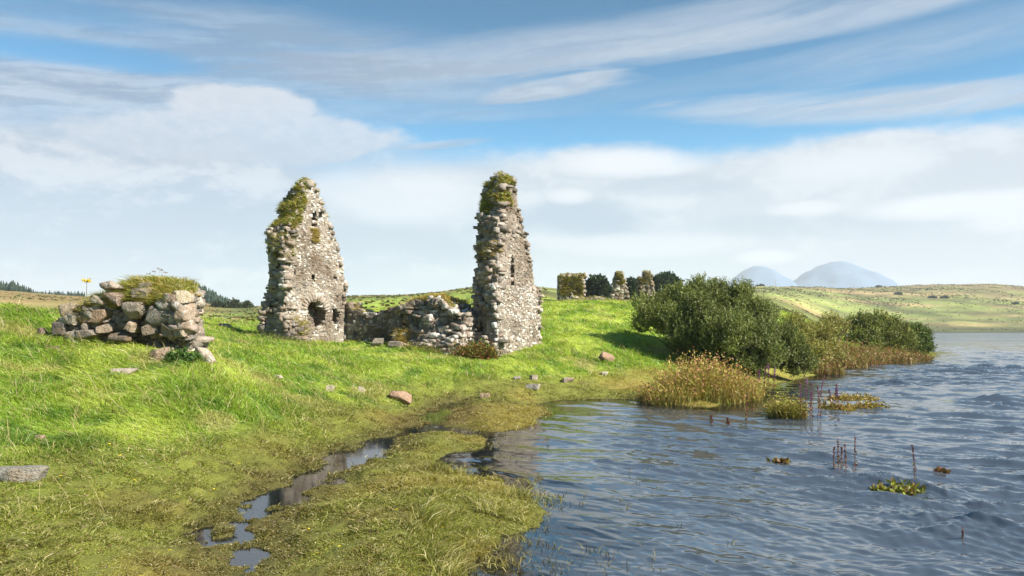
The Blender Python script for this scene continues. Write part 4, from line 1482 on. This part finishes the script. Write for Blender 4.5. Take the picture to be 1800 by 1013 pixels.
# ------------------------------------------------------------------ far conifer plantations
def plantation(name, label, spans, D0):
    g = Geo()
    for (px, top, j) in spans:
        D = D0 + j
        p = P(px, D, 0)
        z0 = ground_z(p[0], p[1])
        H = max(3.0, EYE + (HY - top) / F * D - z0)
        rad = H * random.uniform(0.17, 0.24)
        tube(g, [p + [0, 0, z0 - 0.3], p + [0, 0, z0 + H * 0.9]], [0.16, 0.04], (0.05, 0.04, 0.03), 5)
        tiers, seg = 9, 9
        for t in range(tiers):
            f = t / tiers
            zb = z0 + H * (0.06 + 0.86 * f)
            zt = min(z0 + H, zb + H * 0.24)
            rr = rad * (1 - f) ** 0.85 + 0.15
            th = np.arange(seg) * 2 * np.pi / seg + random.random() * 6
            rj = rr * rng.uniform(0.65, 1.2, seg)
            ring = np.stack([p[0] + np.cos(th) * rj, p[1] + np.sin(th) * rj, zb - rng.uniform(0, 0.05, seg) * H], 1)
            V = np.concatenate([ring, [[p[0], p[1], zt]]])
            c = np.array([0.028, 0.052, 0.03]) * random.uniform(0.7, 1.4)
            g.add(V, [(k, (k + 1) % seg, seg) for k in range(seg)], None, c)
    o = g.build(name, M_LEAF)
    return tag(o, label, "wood", kind='stuff')


def span(px0, px1, n, topf, dj=40):
    return [(px0 + (px1 - px0) * (k + random.random()) / n, topf(px0 + (px1 - px0) * k / n) + random.uniform(-3, 4), random.uniform(0, dj)) for k in range(n)]


plantation("conifer_wood", "dark conifer wood on the moor at the left edge", span(-220, 60, 120, lambda p: 494 + max(0, p - 20) * 0.28), 440)
plantation("conifer_wood", "thin line of dark conifers just left of the wall stub", span(60, 150, 46, lambda p: 513 - 0.02 * (p - 60)), 455)
plantation("conifer_wood", "dark conifer wood showing right of the wall stub", span(255, 400, 120, lambda p: 493 + max(0, p - 340) * 0.52, 60), 400)
g_t = np.array([[0.05, 0.07, 0.03], [0.065, 0.08, 0.035]])
for px, py, r, lab in ((385, 540, 9, "round dark shrub below the end of the conifer wood"), (412, 537, 8, "round dark shrub midway between conifers and pointed gable"),
                       (432, 540, 7, "smallest dark shrub, close to the pointed gable's foot")):
    bush("moor_shrub", lab, "bush", [(px, py, 230, r), (px + r, py + 2, 231, r * 0.8), (px - r, py + 2, 229, r * 0.7)], px, 230, 260, 8, (0.8, 0.45), g_t, 0.5,
         sprig=(0.4, 1.0), group="dark shrubs on the left moor")
# far bushes and poles on the moor across the water
for px, py, D, r, lab in ((1337, 504, 820, 4, "dark clump on the skyline below the lower blue hill"), (1640, 525, 760, 4, "wider dark bush on the far moor left of a pole"),
                          (1661, 526, 760, 4, "dark bush on the far moor right of a pole"), (1785, 526, 750, 3, "dark bush on the far moor at the right edge"),
                          (1545, 500, 1000, 3, "tiny dark bush on the skyline right of the higher hill"), (1579, 520, 780, 4, "low dark bush on the moor above the shore bush")):
    gp = ray_ground(px, D)
    py2 = HY - (gp[2] - EYE) * F / D
    bush("moor_bush", lab, "bush", [(px, py2 - 0.6, D, r * 0.6), (px + r, py2 - 0.3, D, r * 0.45), (px - r * 1.3, py2 - 0.3, D, r * 0.5)], px, D, 140, 8, (1.3, 0.8), g_t * 0.8, 0.4,
         sprig=(0.5, 1.2), group="dark bushes on the far moor")


def pole(px, D, H, label):
    b = ray_ground(px, D)
    root = thing("utility_pole", label, "pole", tuple(b), "poles on the far moor")
    g = Geo()
    tube(g, [b + [0, 0, -0.3], b + [0, 0, H * 0.5], b + [0, 0, H]], [0.2, 0.18, 0.15], (0.42, 0.38, 0.33), 6)
    g.build("post", M_POLE, root)
    g = Geo()
    tube(g, [b + [-0.9, 0, H * 0.92], b + [0.9, 0, H * 0.92]], [0.08, 0.08], (0.4, 0.36, 0.3), 4)
    g.build("crossarm", M_POLE, root)


M_POLE = mat_plain("weathered_wood", (0.42, 0.38, 0.33))
pole(1363, 640, 10, "thin pole on the moor just right of the willow top")
pole(1501, 760, 10, "thin pole on the moor above the far shore bush")
pole(1648, 740, 11, "thin pole on the moor between two dark bushes")


# ------------------------------------------------------------------ marsh plants
def clump(name, label, cat, spots, n, hgt, pal, width=0.012, spread=0.35, leafy=0, leafsize=(0.06, 0.02), group=None, z0=None, topcol=None, lean=0.22):
    """an upright stand of stalks and blades growing from (px, py, radius m, weight, height factor) spots"""
    pts, hs = [], []
    tw = sum(s[3] for s in spots)
    for (px, py, r, w, hf) in spots:
        k = int(n * w / tw)
        c = Pz(px, py, 0.0)
        a = rng.uniform(0, 2 * np.pi, k)
        q = np.sqrt(rng.random(k)) * r
        pts.append(np.stack([c[0] + np.cos(a) * q * 1.25, c[1] + np.sin(a) * q, np.zeros(k)], 1))
        hs.append(rng.uniform(hgt[0], hgt[1], k) * hf * (1 - 0.35 * (q / r) ** 2))
    pts, hs = np.concatenate(pts), np.concatenate(hs)
    gz = terrain(pts[:, 0], pts[:, 1])[0]
    pts[:, 2] = np.maximum(gz, -0.035) - 0.02
    c0 = pts.mean(0)
    root = thing(name, label, cat, (c0[0], c0[1], max(0.0, c0[2])), group)
    m = len(pts)
    g = Geo()
    cl = pal[rng.integers(0, len(pal), m)] * rng.uniform(0.75, 1.3, (m, 1))
    d = rng.normal(0, lean, (m, 3)) + np.array([0, 0, 1.0])
    blades(g, pts, d, hs, width * rng.uniform(0.7, 1.4, m), cl, spread)
    g.build("stalks", M_DRY, root)
    if leafy:
        g = Geo()
        k = rng.integers(0, m, leafy)
        t = rng.uniform(0.25, 1.0, leafy)
        dn = d[k] / np.linalg.norm(d[k], axis=1, keepdims=True)
        pp = pts[k] + dn * (hs[k] * t)[:, None]
        pal2 = pal if topcol is None else topcol
        leaves(g, pp, rng.normal(0, 0.8, (leafy, 3)) + np.array([0, 0, 0.4]), leafsize[0] * rng.uniform(0.6, 1.3, leafy), leafsize[1] * rng.uniform(0.7, 1.3, leafy),
               pal2[rng.integers(0, len(pal2), leafy)] * rng.uniform(0.75, 1.3, (leafy, 1)))
        g.build("leaves", M_DRY, root)
    return root


GOLD = np.array([[0.40, 0.32, 0.075], [0.30, 0.29, 0.06], [0.22, 0.26, 0.05], [0.36, 0.27, 0.08], [0.26, 0.30, 0.055], [0.36, 0.20, 0.08]])
clump("reed_clump", "broad golden stand of marsh plants in front of the willow", "reeds",
      [(1152, 706, 0.5, 0.6, 0.5), (1182, 709, 0.7, 1.2, 0.8), (1222, 705, 0.8, 1.6, 1.2), (1258, 707, 0.8, 1.6, 1.1), (1292, 703, 0.7, 1.2, 0.85), (1314, 697, 0.4, 0.5, 0.6),
       (1245, 692, 1.0, 1.6, 1.1), (1205, 694, 0.9, 1.0, 0.9)],
      6000, (0.6, 1.4), GOLD, 0.012, 0.25, 9000, (0.11, 0.035), topcol=np.array([[0.46, 0.33, 0.07], [0.42, 0.21, 0.11], [0.30, 0.28, 0.06], [0.48, 0.33, 0.1], [0.38, 0.18, 0.09], [0.25, 0.25, 0.05]]))
clump("reed_clump", "rust brown strip of docks along the water below the far bush", "reeds",
      [(1440, 658, 1.0, 0.7, 0.9), (1470, 646, 1.4, 1, 0.9), (1490, 641, 1.8, 1, 1.0), (1520, 638.5, 1.8, 1, 1.0), (1550, 637.5, 1.8, 1, 0.9), (1580, 635, 1.6, .9, 0.9), (1600, 633, 1.2, .6, 0.8)],
      5200, (0.5, 1.25), np.array([[0.27, 0.17, 0.07], [0.22, 0.21, 0.055], [0.18, 0.2, 0.045], [0.26, 0.13, 0.06], [0.30, 0.16, 0.075]]), 0.03, 0.2, 4500, (0.16, 0.06))
clump("reed_clump", "yellow green reed tussock standing in open water", "reeds",
      [(1378, 735, 0.34, 1.2, 1.0), (1366, 728, 0.2, 0.8, 0.85), (1396, 736, 0.24, 0.9, 0.9), (1386, 726, 0.3, 0.8, 1.0)],
      1500, (0.4, 0.85), np.array([[0.30, 0.30, 0.05], [0.24, 0.25, 0.05], [0.36, 0.28, 0.07], [0.27, 0.2, 0.06]]), 0.014, 0.35, 1000, (0.09, 0.03))
for (px, py, r, n_, h, lab) in ((1500, 702, 0.6, 520, 0.32, "largest yellowish weed mat in the water right of the tussock"),
                                (1530, 717, 0.34, 360, 0.34, "small round weed mat at the right end of the mats"),
                                (1467, 721, 0.36, 380, 0.4, "reddish weed mat close to the loosestrife stalks"),
                                (1488, 719, 0.2, 160, 0.25, "tiny dark weed mat between two larger ones"),
                                (1488, 647, 0.7, 260, 0.3, "thin weed patch in the water near the dock strip")):
    clump("weed_mat", lab, "water plant", [(px, py, r, 1, 1)], n_, (h * 0.4, h), np.array([[0.33, 0.27, 0.06], [0.27, 0.24, 0.05], [0.30, 0.17, 0.06]]), 0.022, 0.5, n_, (0.1, 0.04),
          group="weed mats in the lake", lean=0.5)
clump("weed_mat", "round leafy yellow green water plant floating in the open lake", "water plant", [(1580, 862, 0.27, 1, 1.0), (1602, 858, 0.2, .5, 0.7)], 300, (0.08, 0.2),
      np.array([[0.28, 0.29, 0.04], [0.2, 0.22, 0.04], [0.16, 0.11, 0.04]]), 0.02, 0.6, 700, (0.08, 0.05), lean=0.7, group="weed mats in the lake")
clump("weed_mat", "floating sprinkle of dark leaves round the leafy water plant", "water plant", [(1560, 856, 0.2, .5, 1), (1615, 856, 0.3, 1, 1), (1590, 850, 0.4, .6, 1)], 60, (0.03, 0.08),
      np.array([[0.1, 0.05, 0.05], [0.14, 0.12, 0.04]]), 0.012, 0.6, 90, (0.05, 0.035), lean=0.7, group="weed mats in the lake")['kind'] = 'stuff'
clump("weed_mat", "little red brown leaf tuft in the lake left of the bare stalks", "water plant", [(1375, 812, 0.1, 1, 1), (1358, 808, 0.05, .3, .6)], 60, (0.05, 0.12),
      np.array([[0.2, 0.15, 0.035], [0.18, 0.085, 0.035]]), 0.02, 0.6, 110, (0.09, 0.05), lean=0.7, group="weed mats in the lake")
clump("weed_mat", "little red brown leaf tuft in the lake right of the lone stalk", "water plant", [(1652, 829, 0.1, 1, 1), (1668, 829, 0.07, .4, .5)], 60, (0.05, 0.12),
      np.array([[0.19, 0.11, 0.04], [0.16, 0.075, 0.04]]), 0.02, 0.6, 110, (0.09, 0.05), lean=0.7, group="weed mats in the lake")

def weeds_at(name, label, cat, spots, n, hgt, pal, width, leafy, leafsize, lean=0.35, group=None):
    """like clump, on dry ground: spots are (px, D, radius m, weight, height factor)"""
    sp = []
    for (px, D, r, w, hf) in spots:
        sp.append((px, HY + F * EYE / D, r, w, hf))
    return clump(name, label, cat, sp, n, hgt, pal, width, 0.4, leafy, leafsize, group, lean=lean)


weeds_at("weed_clump", "green ferns and reddish docks growing against the tapering gable", "plant", [(822, 29.3, 0.4, 1, 1.1), (845, 29.2, 0.45, 1.2, 1.1), (858, 29.2, 0.3, .8, .9)], 900, (0.35, 0.95),
         np.array([[0.16, 0.17, 0.03], [0.24, 0.16, 0.04], [0.10, 0.15, 0.03], [0.24, 0.08, 0.04]]), 0.02, 1400, (0.12, 0.05))
weeds_at("weed_clump", "dark green nettles by the fallen slab and wall stub", "plant", [(318, 15.6, 0.22, 1, 1), (332, 15.8, 0.2, .8, .9), (305, 15.7, 0.15, .6, .8)], 350, (0.2, 0.42),
         np.array([[0.05, 0.10, 0.02], [0.07, 0.13, 0.025]]), 0.016, 700, (0.08, 0.045))
weeds_at("weed_clump", "tall rough grass and weeds in front of the pointed gable's broken foot", "plant", [(470, 29.6, 0.5, 1, 1), (500, 29.6, 0.4, 1, .9), (520, 30.2, 0.3, .7, 1)], 900, (0.2, 0.5),
         np.array([[0.1, 0.16, 0.03], [0.2, 0.17, 0.05], [0.08, 0.12, 0.025]]), 0.018, 0, (0.1, 0.05))
weeds_at("weed_clump", "tuft of brown weeds at the joint of low wall and rubble lump", "plant", [(735, 30.2, 0.45, 1, 1), (760, 29.6, 0.4, 1, .9)], 500, (0.2, 0.5),
         np.array([[0.2, 0.16, 0.05], [0.12, 0.15, 0.03]]), 0.018, 200, (0.1, 0.05))


# loosestrife: a stem with leaves and a purple spike
def loosestrife(px, py, hpx, label, group, purple=1.0, lean=0.0, bare=False):
    b = Pz(px, py, 0.0)
    D = b[1]
    H = hpx * D / F
    root = thing("loosestrife_plant", label, "water plant", (b[0], b[1], 0.0), group)
    tt = np.linspace(0, 1, 6)
    pts = b + np.stack([lean * H * tt ** 2, 0 * tt, -0.12 + (H + 0.12) * tt], 1)
    r = max(0.005, 0.00017 * D)
    g = Geo()
    tube(g, pts, np.linspace(r * 1.2, r * 0.6, 6), (0.16, 0.07, 0.05), 5)
    g.build("stem", M_DRY, root)
    at = lambda t: b + np.array([lean * H * t * t, 0, -0.12 + (H + 0.12) * t])
    n = 26
    g = Geo()
    t = rng.uniform(0.2, 0.6, n)
    leaves(g, np.array([at(q) for q in t]), rng.normal(0, 0.8, (n, 3)) + [0, 0, 0.5], 0.0042 * D, 0.0015 * D,
           np.array([[0.24, 0.08, 0.05], [0.2, 0.17, 0.05]])[rng.integers(0, 2, n)])
    g.build("leaves", M_DRY, root)
    n = 80
    t = rng.uniform(0.6, 1.0, n)
    g = Geo()
    pc = np.array([[0.24, 0.10, 0.26], [0.28, 0.12, 0.22], [0.22, 0.09, 0.12]]) if not bare else np.array([[0.13, 0.06, 0.045], [0.16, 0.08, 0.06], [0.2, 0.06, 0.07]])
    leaves(g, np.array([at(q) for q in t]), rng.normal(0, 0.7, (n, 3)) + [0, 0, 0.6], 0.0022 * D, 0.0011 * D, pc[rng.integers(0, 3, n)])
    g.build("flower_spike", M_DRY, root)


for (px, py, h, ln) in ((1416, 740, 75, 0.03), (1428, 742, 68, -0.02), (1437, 742, 82, 0.16), (1424, 738, 50, 0.05), (1408, 738, 66, -0.03), (1443, 740, 60, -0.1)):
    loosestrife(px, py, h, "tall purple loosestrife spike beside the yellow green reed tussock", "loosestrife spikes by the tussock", lean=ln)
for (px, py, h, ln) in ((1461, 722, 36, -0.1), (1468, 722, 46, 0.05), (1474, 722, 44, -0.08)):
    loosestrife(px, py, h, "purple loosestrife spike rising from the reddish weed mat", "loosestrife spikes by the weed mat", lean=ln)
for (px, py, h, ln) in ((1334, 690, 38, 0), (1344, 690, 44, 0.05), (1352, 686, 46, -0.04), (1360, 688, 42, 0.06)):
    loosestrife(px, py, h, "purple loosestrife spike in the shade under the big willow", "loosestrife spikes under the willow", lean=ln)
for (px, py, h, ln) in ((1466, 826, 40, 0), (1473, 828, 56, 0), (1478, 826, 40, 0.05), (1487, 826, 44, -0.04), (1503, 822, 54, 0)):
    loosestrife(px, py, h, "thin bare dark stalk in the group in open water", "bare stalks in open water", lean=ln, bare=True)
loosestrife(1608, 842, 60, "lone red stalk standing behind the leafy water plant", "bare stalks in open water", lean=-0.08, bare=True)
for (px, py, h, lab) in ((1250, 745, 14, "short dark stub of a reed in the water, leftmost of two"), (1279, 747, 13, "short dark stub of a reed in the water, right of its twin"),
                         (1313, 742, 50, "thin dark stalk in the water in front of the golden reeds"), (1692, 950, 22, "small dark twig in the water at the lower right")):
    loosestrife(px, py, h, lab, "bare stalks in open water", bare=True)

# ragwort on the wall stub, dry umbels on its top, seed heads on the gable
def dry_weed(pts_list, label, name="dry_weed", col=(0.22, 0.17, 0.12), head=0.03, headcol=(0.26, 0.2, 0.15), nhead=10, r=0.006, cat="plant"):
    b = np.array(pts_list[0][0], float)
    root = thing(name, label, cat, tuple(b))
    for a, e in pts_list:
        g, gh = Geo(), Geo()
        a, e = np.array(a, float), np.array(e, float)
        mid = (a + e) / 2 + rng.normal(0, 0.02, 3)
        tube(g, [a, mid, e], [r, r * 0.8, r * 0.6], col, 5)
        for k in range(nhead):
            dv = rng.normal(0, 1, 3)
            dv[2] = abs(dv[2]) * 0.5
            dv /= np.linalg.norm(dv)
            q = e + dv * head * rng.uniform(0.4, 1.4)
            tube(gh, [e, q], [r * 0.5, r * 0.35], col, 4)
            leaves(gh, np.repeat(q[None], 5, 0), rng.normal(0, 1, (5, 3)), head * 0.5, head * 0.35, np.broadcast_to(np.array(headcol), (5, 3)))
        g.build("stem", M_DRY, root)
        gh.build("flower_head", M_DRY, root)


pA = P(154, 17.25, 0)
dry_weed([((pA[0], pA[1], 2.72), (pA[0] - 0.02, pA[1], 3.27))], "yellow ragwort flower on a thin stem left of the stub's grassy top", "ragwort", (0.14, 0.12, 0.05), 0.075, (0.72, 0.56, 0.05), 26, 0.009)
pl = []
for px, top in ((270, 478), (278, 474), (287, 476), (262, 482), (292, 480)):
    q = P(px, 17.6, 0)
    pl.append(((q[0], q[1], 3.1), (q[0] + random.uniform(-.05, .05), q[1], EYE + (HY - top) / F * 17.6)))
dry_weed(pl, "dry hogweed heads on the grassy top of the wall stub", "dry_weed", (0.3, 0.24, 0.18), 0.04, (0.3, 0.25, 0.2), 8, 0.0035)
pl = []
for px, top in ((868, 306), (874, 305), (880, 307)):
    q = P(px, 31.3, 0)
    pl.append(((q[0], q[1], 8.35), (q[0] + random.uniform(-.05, .05), q[1], EYE + (HY - top) / F * 31.3)))
dry_weed(pl, "dry seed heads on the grass cap of the tapering gable", "dry_weed", (0.3, 0.24, 0.18), 0.06, (0.3, 0.25, 0.2), 6, 0.008)


# ------------------------------------------------------------------ grass: one uncountable cover over the near ground
def build_grass():
    g = Geo()
    N = 880000
    px = rng.uniform(-260, 1700, N)
    e = 0.25
    lo, hi = 4.6, 75.0
    D = (lo ** e + rng.random(N) * (hi ** e - lo ** e)) ** (1 / e)
    x = (px - CX) / F * D
    y = D
    z, dl, dc = terrain(x, y)
    wl = np.minimum(dl, dc)
    base = tab(x, y)
    col, lush = turf_colour(x, y, z, dl, dc)
    fringe = (z > -0.06) & (rng.random(N) < np.where(z < 0.0, 0.25 * sstep(-0.06, 0.0, z), 1.0) * np.where((dc < dl) & (z < 0.0), 0.35, 1.0))
    # inside walls no blades
    def inside(W):
        r = np.stack([x, y], 1) - W.o[:2]
        u, w = r @ W.u[:2], r @ W.w[:2]
        return (u > W.us[0] + 0.35) & (u < W.us[-1] - 0.35) & (w > W.ws[0] + 0.45) & (w < W.ws[-1] - 0.3)
    ok = fringe
    for W in (W1, W2, W3, W5):
        ok &= ~inside(W)
    # thin out the stretches the photograph shows nothing of
    ok &= ~((px > 1180) & (D > 36) & (D < 45)) | (rng.random(N) < 0.4)
    x, y, z, D, col, lush, wl, base, dl, dc = [a[ok] for a in (x, y, z, D, col, lush, wl, base, dl, dc)]
    n = len(x)
    cl = fbm(x * 1.3, y * 1.1, 301, 3)
    cl2 = fbm(x * 3.2, y * 2.8, 303, 2)
    tuss = sstep(0.02, 0.3, cl2)
    h = lush * (0.11 + 0.12 * sstep(-0.2, 0.35, cl) + 0.05 * tuss) + (1 - lush) * (0.03 + 0.05 * tuss + 0.035 * sstep(0.05, 0.3, cl))
    # the marsh tongue in front is shaggier
    tongue = (1 - lush) * sstep(620, 760, CX + F * x / y) * sstep(14, 11, y)
    h = h + tongue * (0.03 + 0.08 * tuss)
    h *= rng.uniform(0.55, 1.35, n)
    h *= 0.8 + 0.2 * sstep(5, 20, D)
    w = (0.0032 + 0.00052 * D) * rng.uniform(0.7, 1.4, n)
    la = 0.9 * lush + 0.35
    d = np.stack([-0.35 * lush + cl * 0.9 + rng.normal(0, 0.36, n), -0.15 + cl2 * 0.8 + rng.normal(0, 0.36, n), np.ones(n)], 1)
    c = col * rng.uniform(0.72, 1.32, (n, 1))
    # dry blades among the green ones
    dry = rng.random(n) < (0.08 + 0.10 * (1 - lush))
    h[dry] *= 1.25
    c[dry] = STRAW * rng.uniform(0.7, 1.2, (int(dry.sum()), 1))
    tip = c * 1.0 + np.array([0.05, 0.035, 0.004])
    blades(g, np.stack([x, y, z - 0.012], 1), d, h, w, c, 0.45, tip)
    k = rng.choice(n, 5200, p=(lush * D ** 0.6 * sstep(-0.05, 0.25, cl)) / (lush * D ** 0.6 * sstep(-0.05, 0.25, cl)).sum())
    m = len(k)
    dd = np.stack([-0.25 + rng.normal(0, 0.28, m), rng.normal(0, 0.25, m), np.ones(m)], 1)
    blades(g, np.stack([x[k], y[k], z[k]], 1), dd, rng.uniform(0.28, 0.52, m), 0.003 + 0.0004 * D[k], np.array([0.46, 0.38, 0.17]) * rng.uniform(0.7, 1.15, (m, 1)), 0.12)
    o = g.build("grass", M_GRASS)
    tag(o, "long bright green grass on the mounds and short olive marsh turf", "grass", kind='stuff')
    # the short dense turf of the marsh
    g = Geo()
    N = 900000
    px = rng.uniform(-260, 1250, N)
    e = 0.12
    lo, hi = 4.6, 26.0
    D = (lo ** e + rng.random(N) * (hi ** e - lo ** e)) ** (1 / e)
    x = (px - CX) / F * D
    ok = tab(x, D) < 0.75
    x, D = x[ok], D[ok]
    z, dl, dc = terrain(x, D)
    ok = z > 0.004
    x, D, z, dl, dc = [a[ok] for a in (x, D, z, dl, dc)]
    col, lush = turf_colour(x, D, z, dl, dc)
    ok = rng.random(len(x)) > lush * 1.1
    x, D, z, col = x[ok], D[ok], z[ok], col[ok]
    n = len(x)
    cl2 = fbm(x * 3.2, D * 2.8, 303, 2)
    patch = fbm(x * 5.0, D * 4.5, 305, 3)
    d = np.stack([cl2 * 0.6 + rng.normal(0, 0.55, n), rng.normal(0, 0.55, n), np.ones(n)], 1)
    c = col * rng.uniform(0.6, 1.4, (n, 1)) * (1 + 0.7 * patch[:, None])
    q = rng.random(n)
    c[q < 0.12] = np.array([0.20, 0.115, 0.045])
    c[q > 0.90] = STRAW * 0.9
    blades(g, np.stack([x, D, z - 0.008], 1), d, (0.022 + 0.035 * sstep(0.0, 0.3, cl2)) * rng.uniform(0.6, 1.5, n), (0.0045 + 0.0005 * D) * rng.uniform(0.7, 1.4, n), np.clip(c, 0.01, 1), 0.4)
    tag(g.build("marsh_turf", M_GRASS), "short olive and brown turf of the wet marsh", "grass", kind='stuff')
    # thin emergent stalks in the shallows
    g = Geo()
    N2 = 9000
    px = rng.uniform(560, 1330, N2)
    D = 1 / rng.uniform(1 / 26.0, 1 / 5.2, N2)
    x = (px - CX) / F * D
    z, dl, dc = terrain(x, D)
    wl = np.minimum(dl, dc)
    ok = (z < 0.01) & (rng.random(N2) < 0.55 * np.exp(-np.maximum(-wl, 0) / 0.55) * (fbm(x * 1.2, D * 1.0, 311, 3) > -0.02)) & ((dl < dc) | (rng.random(N2) < 0.5))
    x, D, z = x[ok], D[ok], z[ok]
    n = len(x)
    reps = 5
    x = np.repeat(x, reps) + rng.normal(0, 0.035, n * reps)
    D = np.repeat(D, reps) + rng.normal(0, 0.035, n * reps)
    n = n * reps
    pal = np.array([[0.17, 0.15, 0.04], [0.12, 0.085, 0.04], [0.2, 0.18, 0.05]])
    d = rng.normal(0, 0.4, (n, 3)) + [0, 0, 1]
    blades(g, np.stack([x, D, np.full(n, -0.03)], 1), d, rng.uniform(0.05, 0.13, n), 0.006 + 0.0003 * D, pal[rng.integers(0, 3, n)], 0.3)
    tag(g.build("shallow_weeds", M_DRY), "sparse brown grass stalks poking from the shallows", "weeds", kind='stuff')


build_grass()


# ------------------------------------------------------------------ rushes and rough tussocks that texture the far moor
def build_rushes():
    g = Geo()
    for (p0, p1, d0, d1, n) in ((930, 1950, 490, 1080, 17000), (1330, 1480, 110, 480, 3000), (430, 960, 70, 460, 7000), (-150, 450, 45, 440, 9000)):
        px = rng.uniform(p0, p1, n)
        D = np.sqrt(rng.uniform(d0 * d0, d1 * d1, n))
        x = (px - CX) / F * D
        z, dl, dc = terrain(x, D)
        ok = (z > 0.5) & (fbm(x * 0.02, D * 0.014, 401, 4, 0.65) + rng.normal(0, 0.12, n) > 0.02)
        x, D, z = x[ok], D[ok], z[ok]
        m = len(x)
        pal = np.array([[0.10, 0.12, 0.035], [0.20, 0.15, 0.06], [0.07, 0.085, 0.03], [0.26, 0.19, 0.085], [0.15, 0.19, 0.045]])
        sz = rng.uniform(0.35, 0.8, m) * np.clip(D / 500, 0.55, 1.5)
        for k in range(2):
            blades(g, np.stack([x + rng.normal(0, 0.2, m), D, z - 0.05], 1), rng.normal(0, 0.35, (m, 3)) + [0, 0, 1.0], sz, sz * rng.uniform(1.2, 2.6, m),
                   pal[rng.integers(0, 5, m)] * rng.uniform(0.8, 1.2, (m, 1)), 0.3)
    tag(g.build("moor_rushes", M_DRY), "rough rushes and tussocks scattered over the far moor", "rushes", kind='stuff')


build_rushes()


# ------------------------------------------------------------------ tiny yellow flowers
def build_flowers():
    g = Geo()
    tube(g, [(0, 0, -0.02), (0.004, 0, 0.07), (0, 0, 0.10)], [0.003, 0.003, 0.003], (0.1, 0.14, 0.03), 4)
    for k in range(9):
        a = k * 2 * math.pi / 9
        ca, sa = math.cos(a), math.sin(a)
        g.add([(0, 0, 0.102), (0.012 * ca - 0.006 * sa, 0.012 * sa + 0.006 * ca, 0.108), (0.026 * ca, 0.026 * sa, 0.104), (0.012 * ca + 0.006 * sa, 0.012 * sa - 0.006 * ca, 0.108)],
              None, [(0, 1, 2, 3)], (0.78, 0.63, 0.04))
    proto = g.build("yellow_flower", M_DRY)
    tag(proto, "tiny yellow flower in the short marsh turf", "flower", "yellow flowers in the turf")
    spots = [(165, 818), (190, 786), (215, 806), (222, 815), (148, 824), (109, 845), (133, 863), (232, 847), (240, 848), (340, 820), (337, 760), (500, 793), (128, 995), (256, 760),
             (590, 957), (592, 962), (570, 923), (540, 932), (700, 905), (652, 998), (314, 884), (375, 861), (60, 905), (420, 820), (180, 930), (560, 975), (850, 960), (775, 930),
             (455, 770), (300, 975), (250, 683), (290, 745), (5, 762), (620, 730), (640, 880)]
    first = True
    for px, py in spots:
        for D in np.arange(5.0, 26, 0.08):
            p = P(px, D, 0)
            z = ground_z(p[0], p[1])
            if EYE - (py - HY) / F * D <= z + 0.05:
                break
        o = proto if first else copy_tree(proto)
        first = False
        s = random.uniform(0.55, 0.85)
        o.location = (p[0], p[1], z)
        o.scale = (s, s, s)
        o.rotation_euler = (random.uniform(-0.5, 0.1), random.uniform(-0.2, 0.2), random.uniform(0, 6))


build_flowers()


# ------------------------------------------------------------------ haze
def build_haze():
    m, t, out = new_mat("haze_air")
    v = t.n.new('ShaderNodeVolumePrincipled')
    v.inputs['Color'].default_value = (0.80, 0.88, 0.97, 1)
    v.inputs['Density'].default_value = 0.00015
    v.inputs['Anisotropy'].default_value = 0.0
    t.l.new(v.outputs[0], out.inputs['Volume'])
    x, y0, y1, z0, z1 = 11000, -60, 9500, -6, 460
    V = [(-x, y0, z0), (x, y0, z0), (x, y1, z0), (-x, y1, z0), (-x, y0, z1), (x, y0, z1), (x, y1, z1), (-x, y1, z1)]
    Q = [(0, 3, 2, 1), (4, 5, 6, 7), (0, 1, 5, 4), (1, 2, 6, 5), (2, 3, 7, 6), (3, 0, 4, 7)]
    tag(mesh("haze", V, None, Q, m), "thin blue summer haze over lake and moor", "haze", kind='stuff')


build_haze()
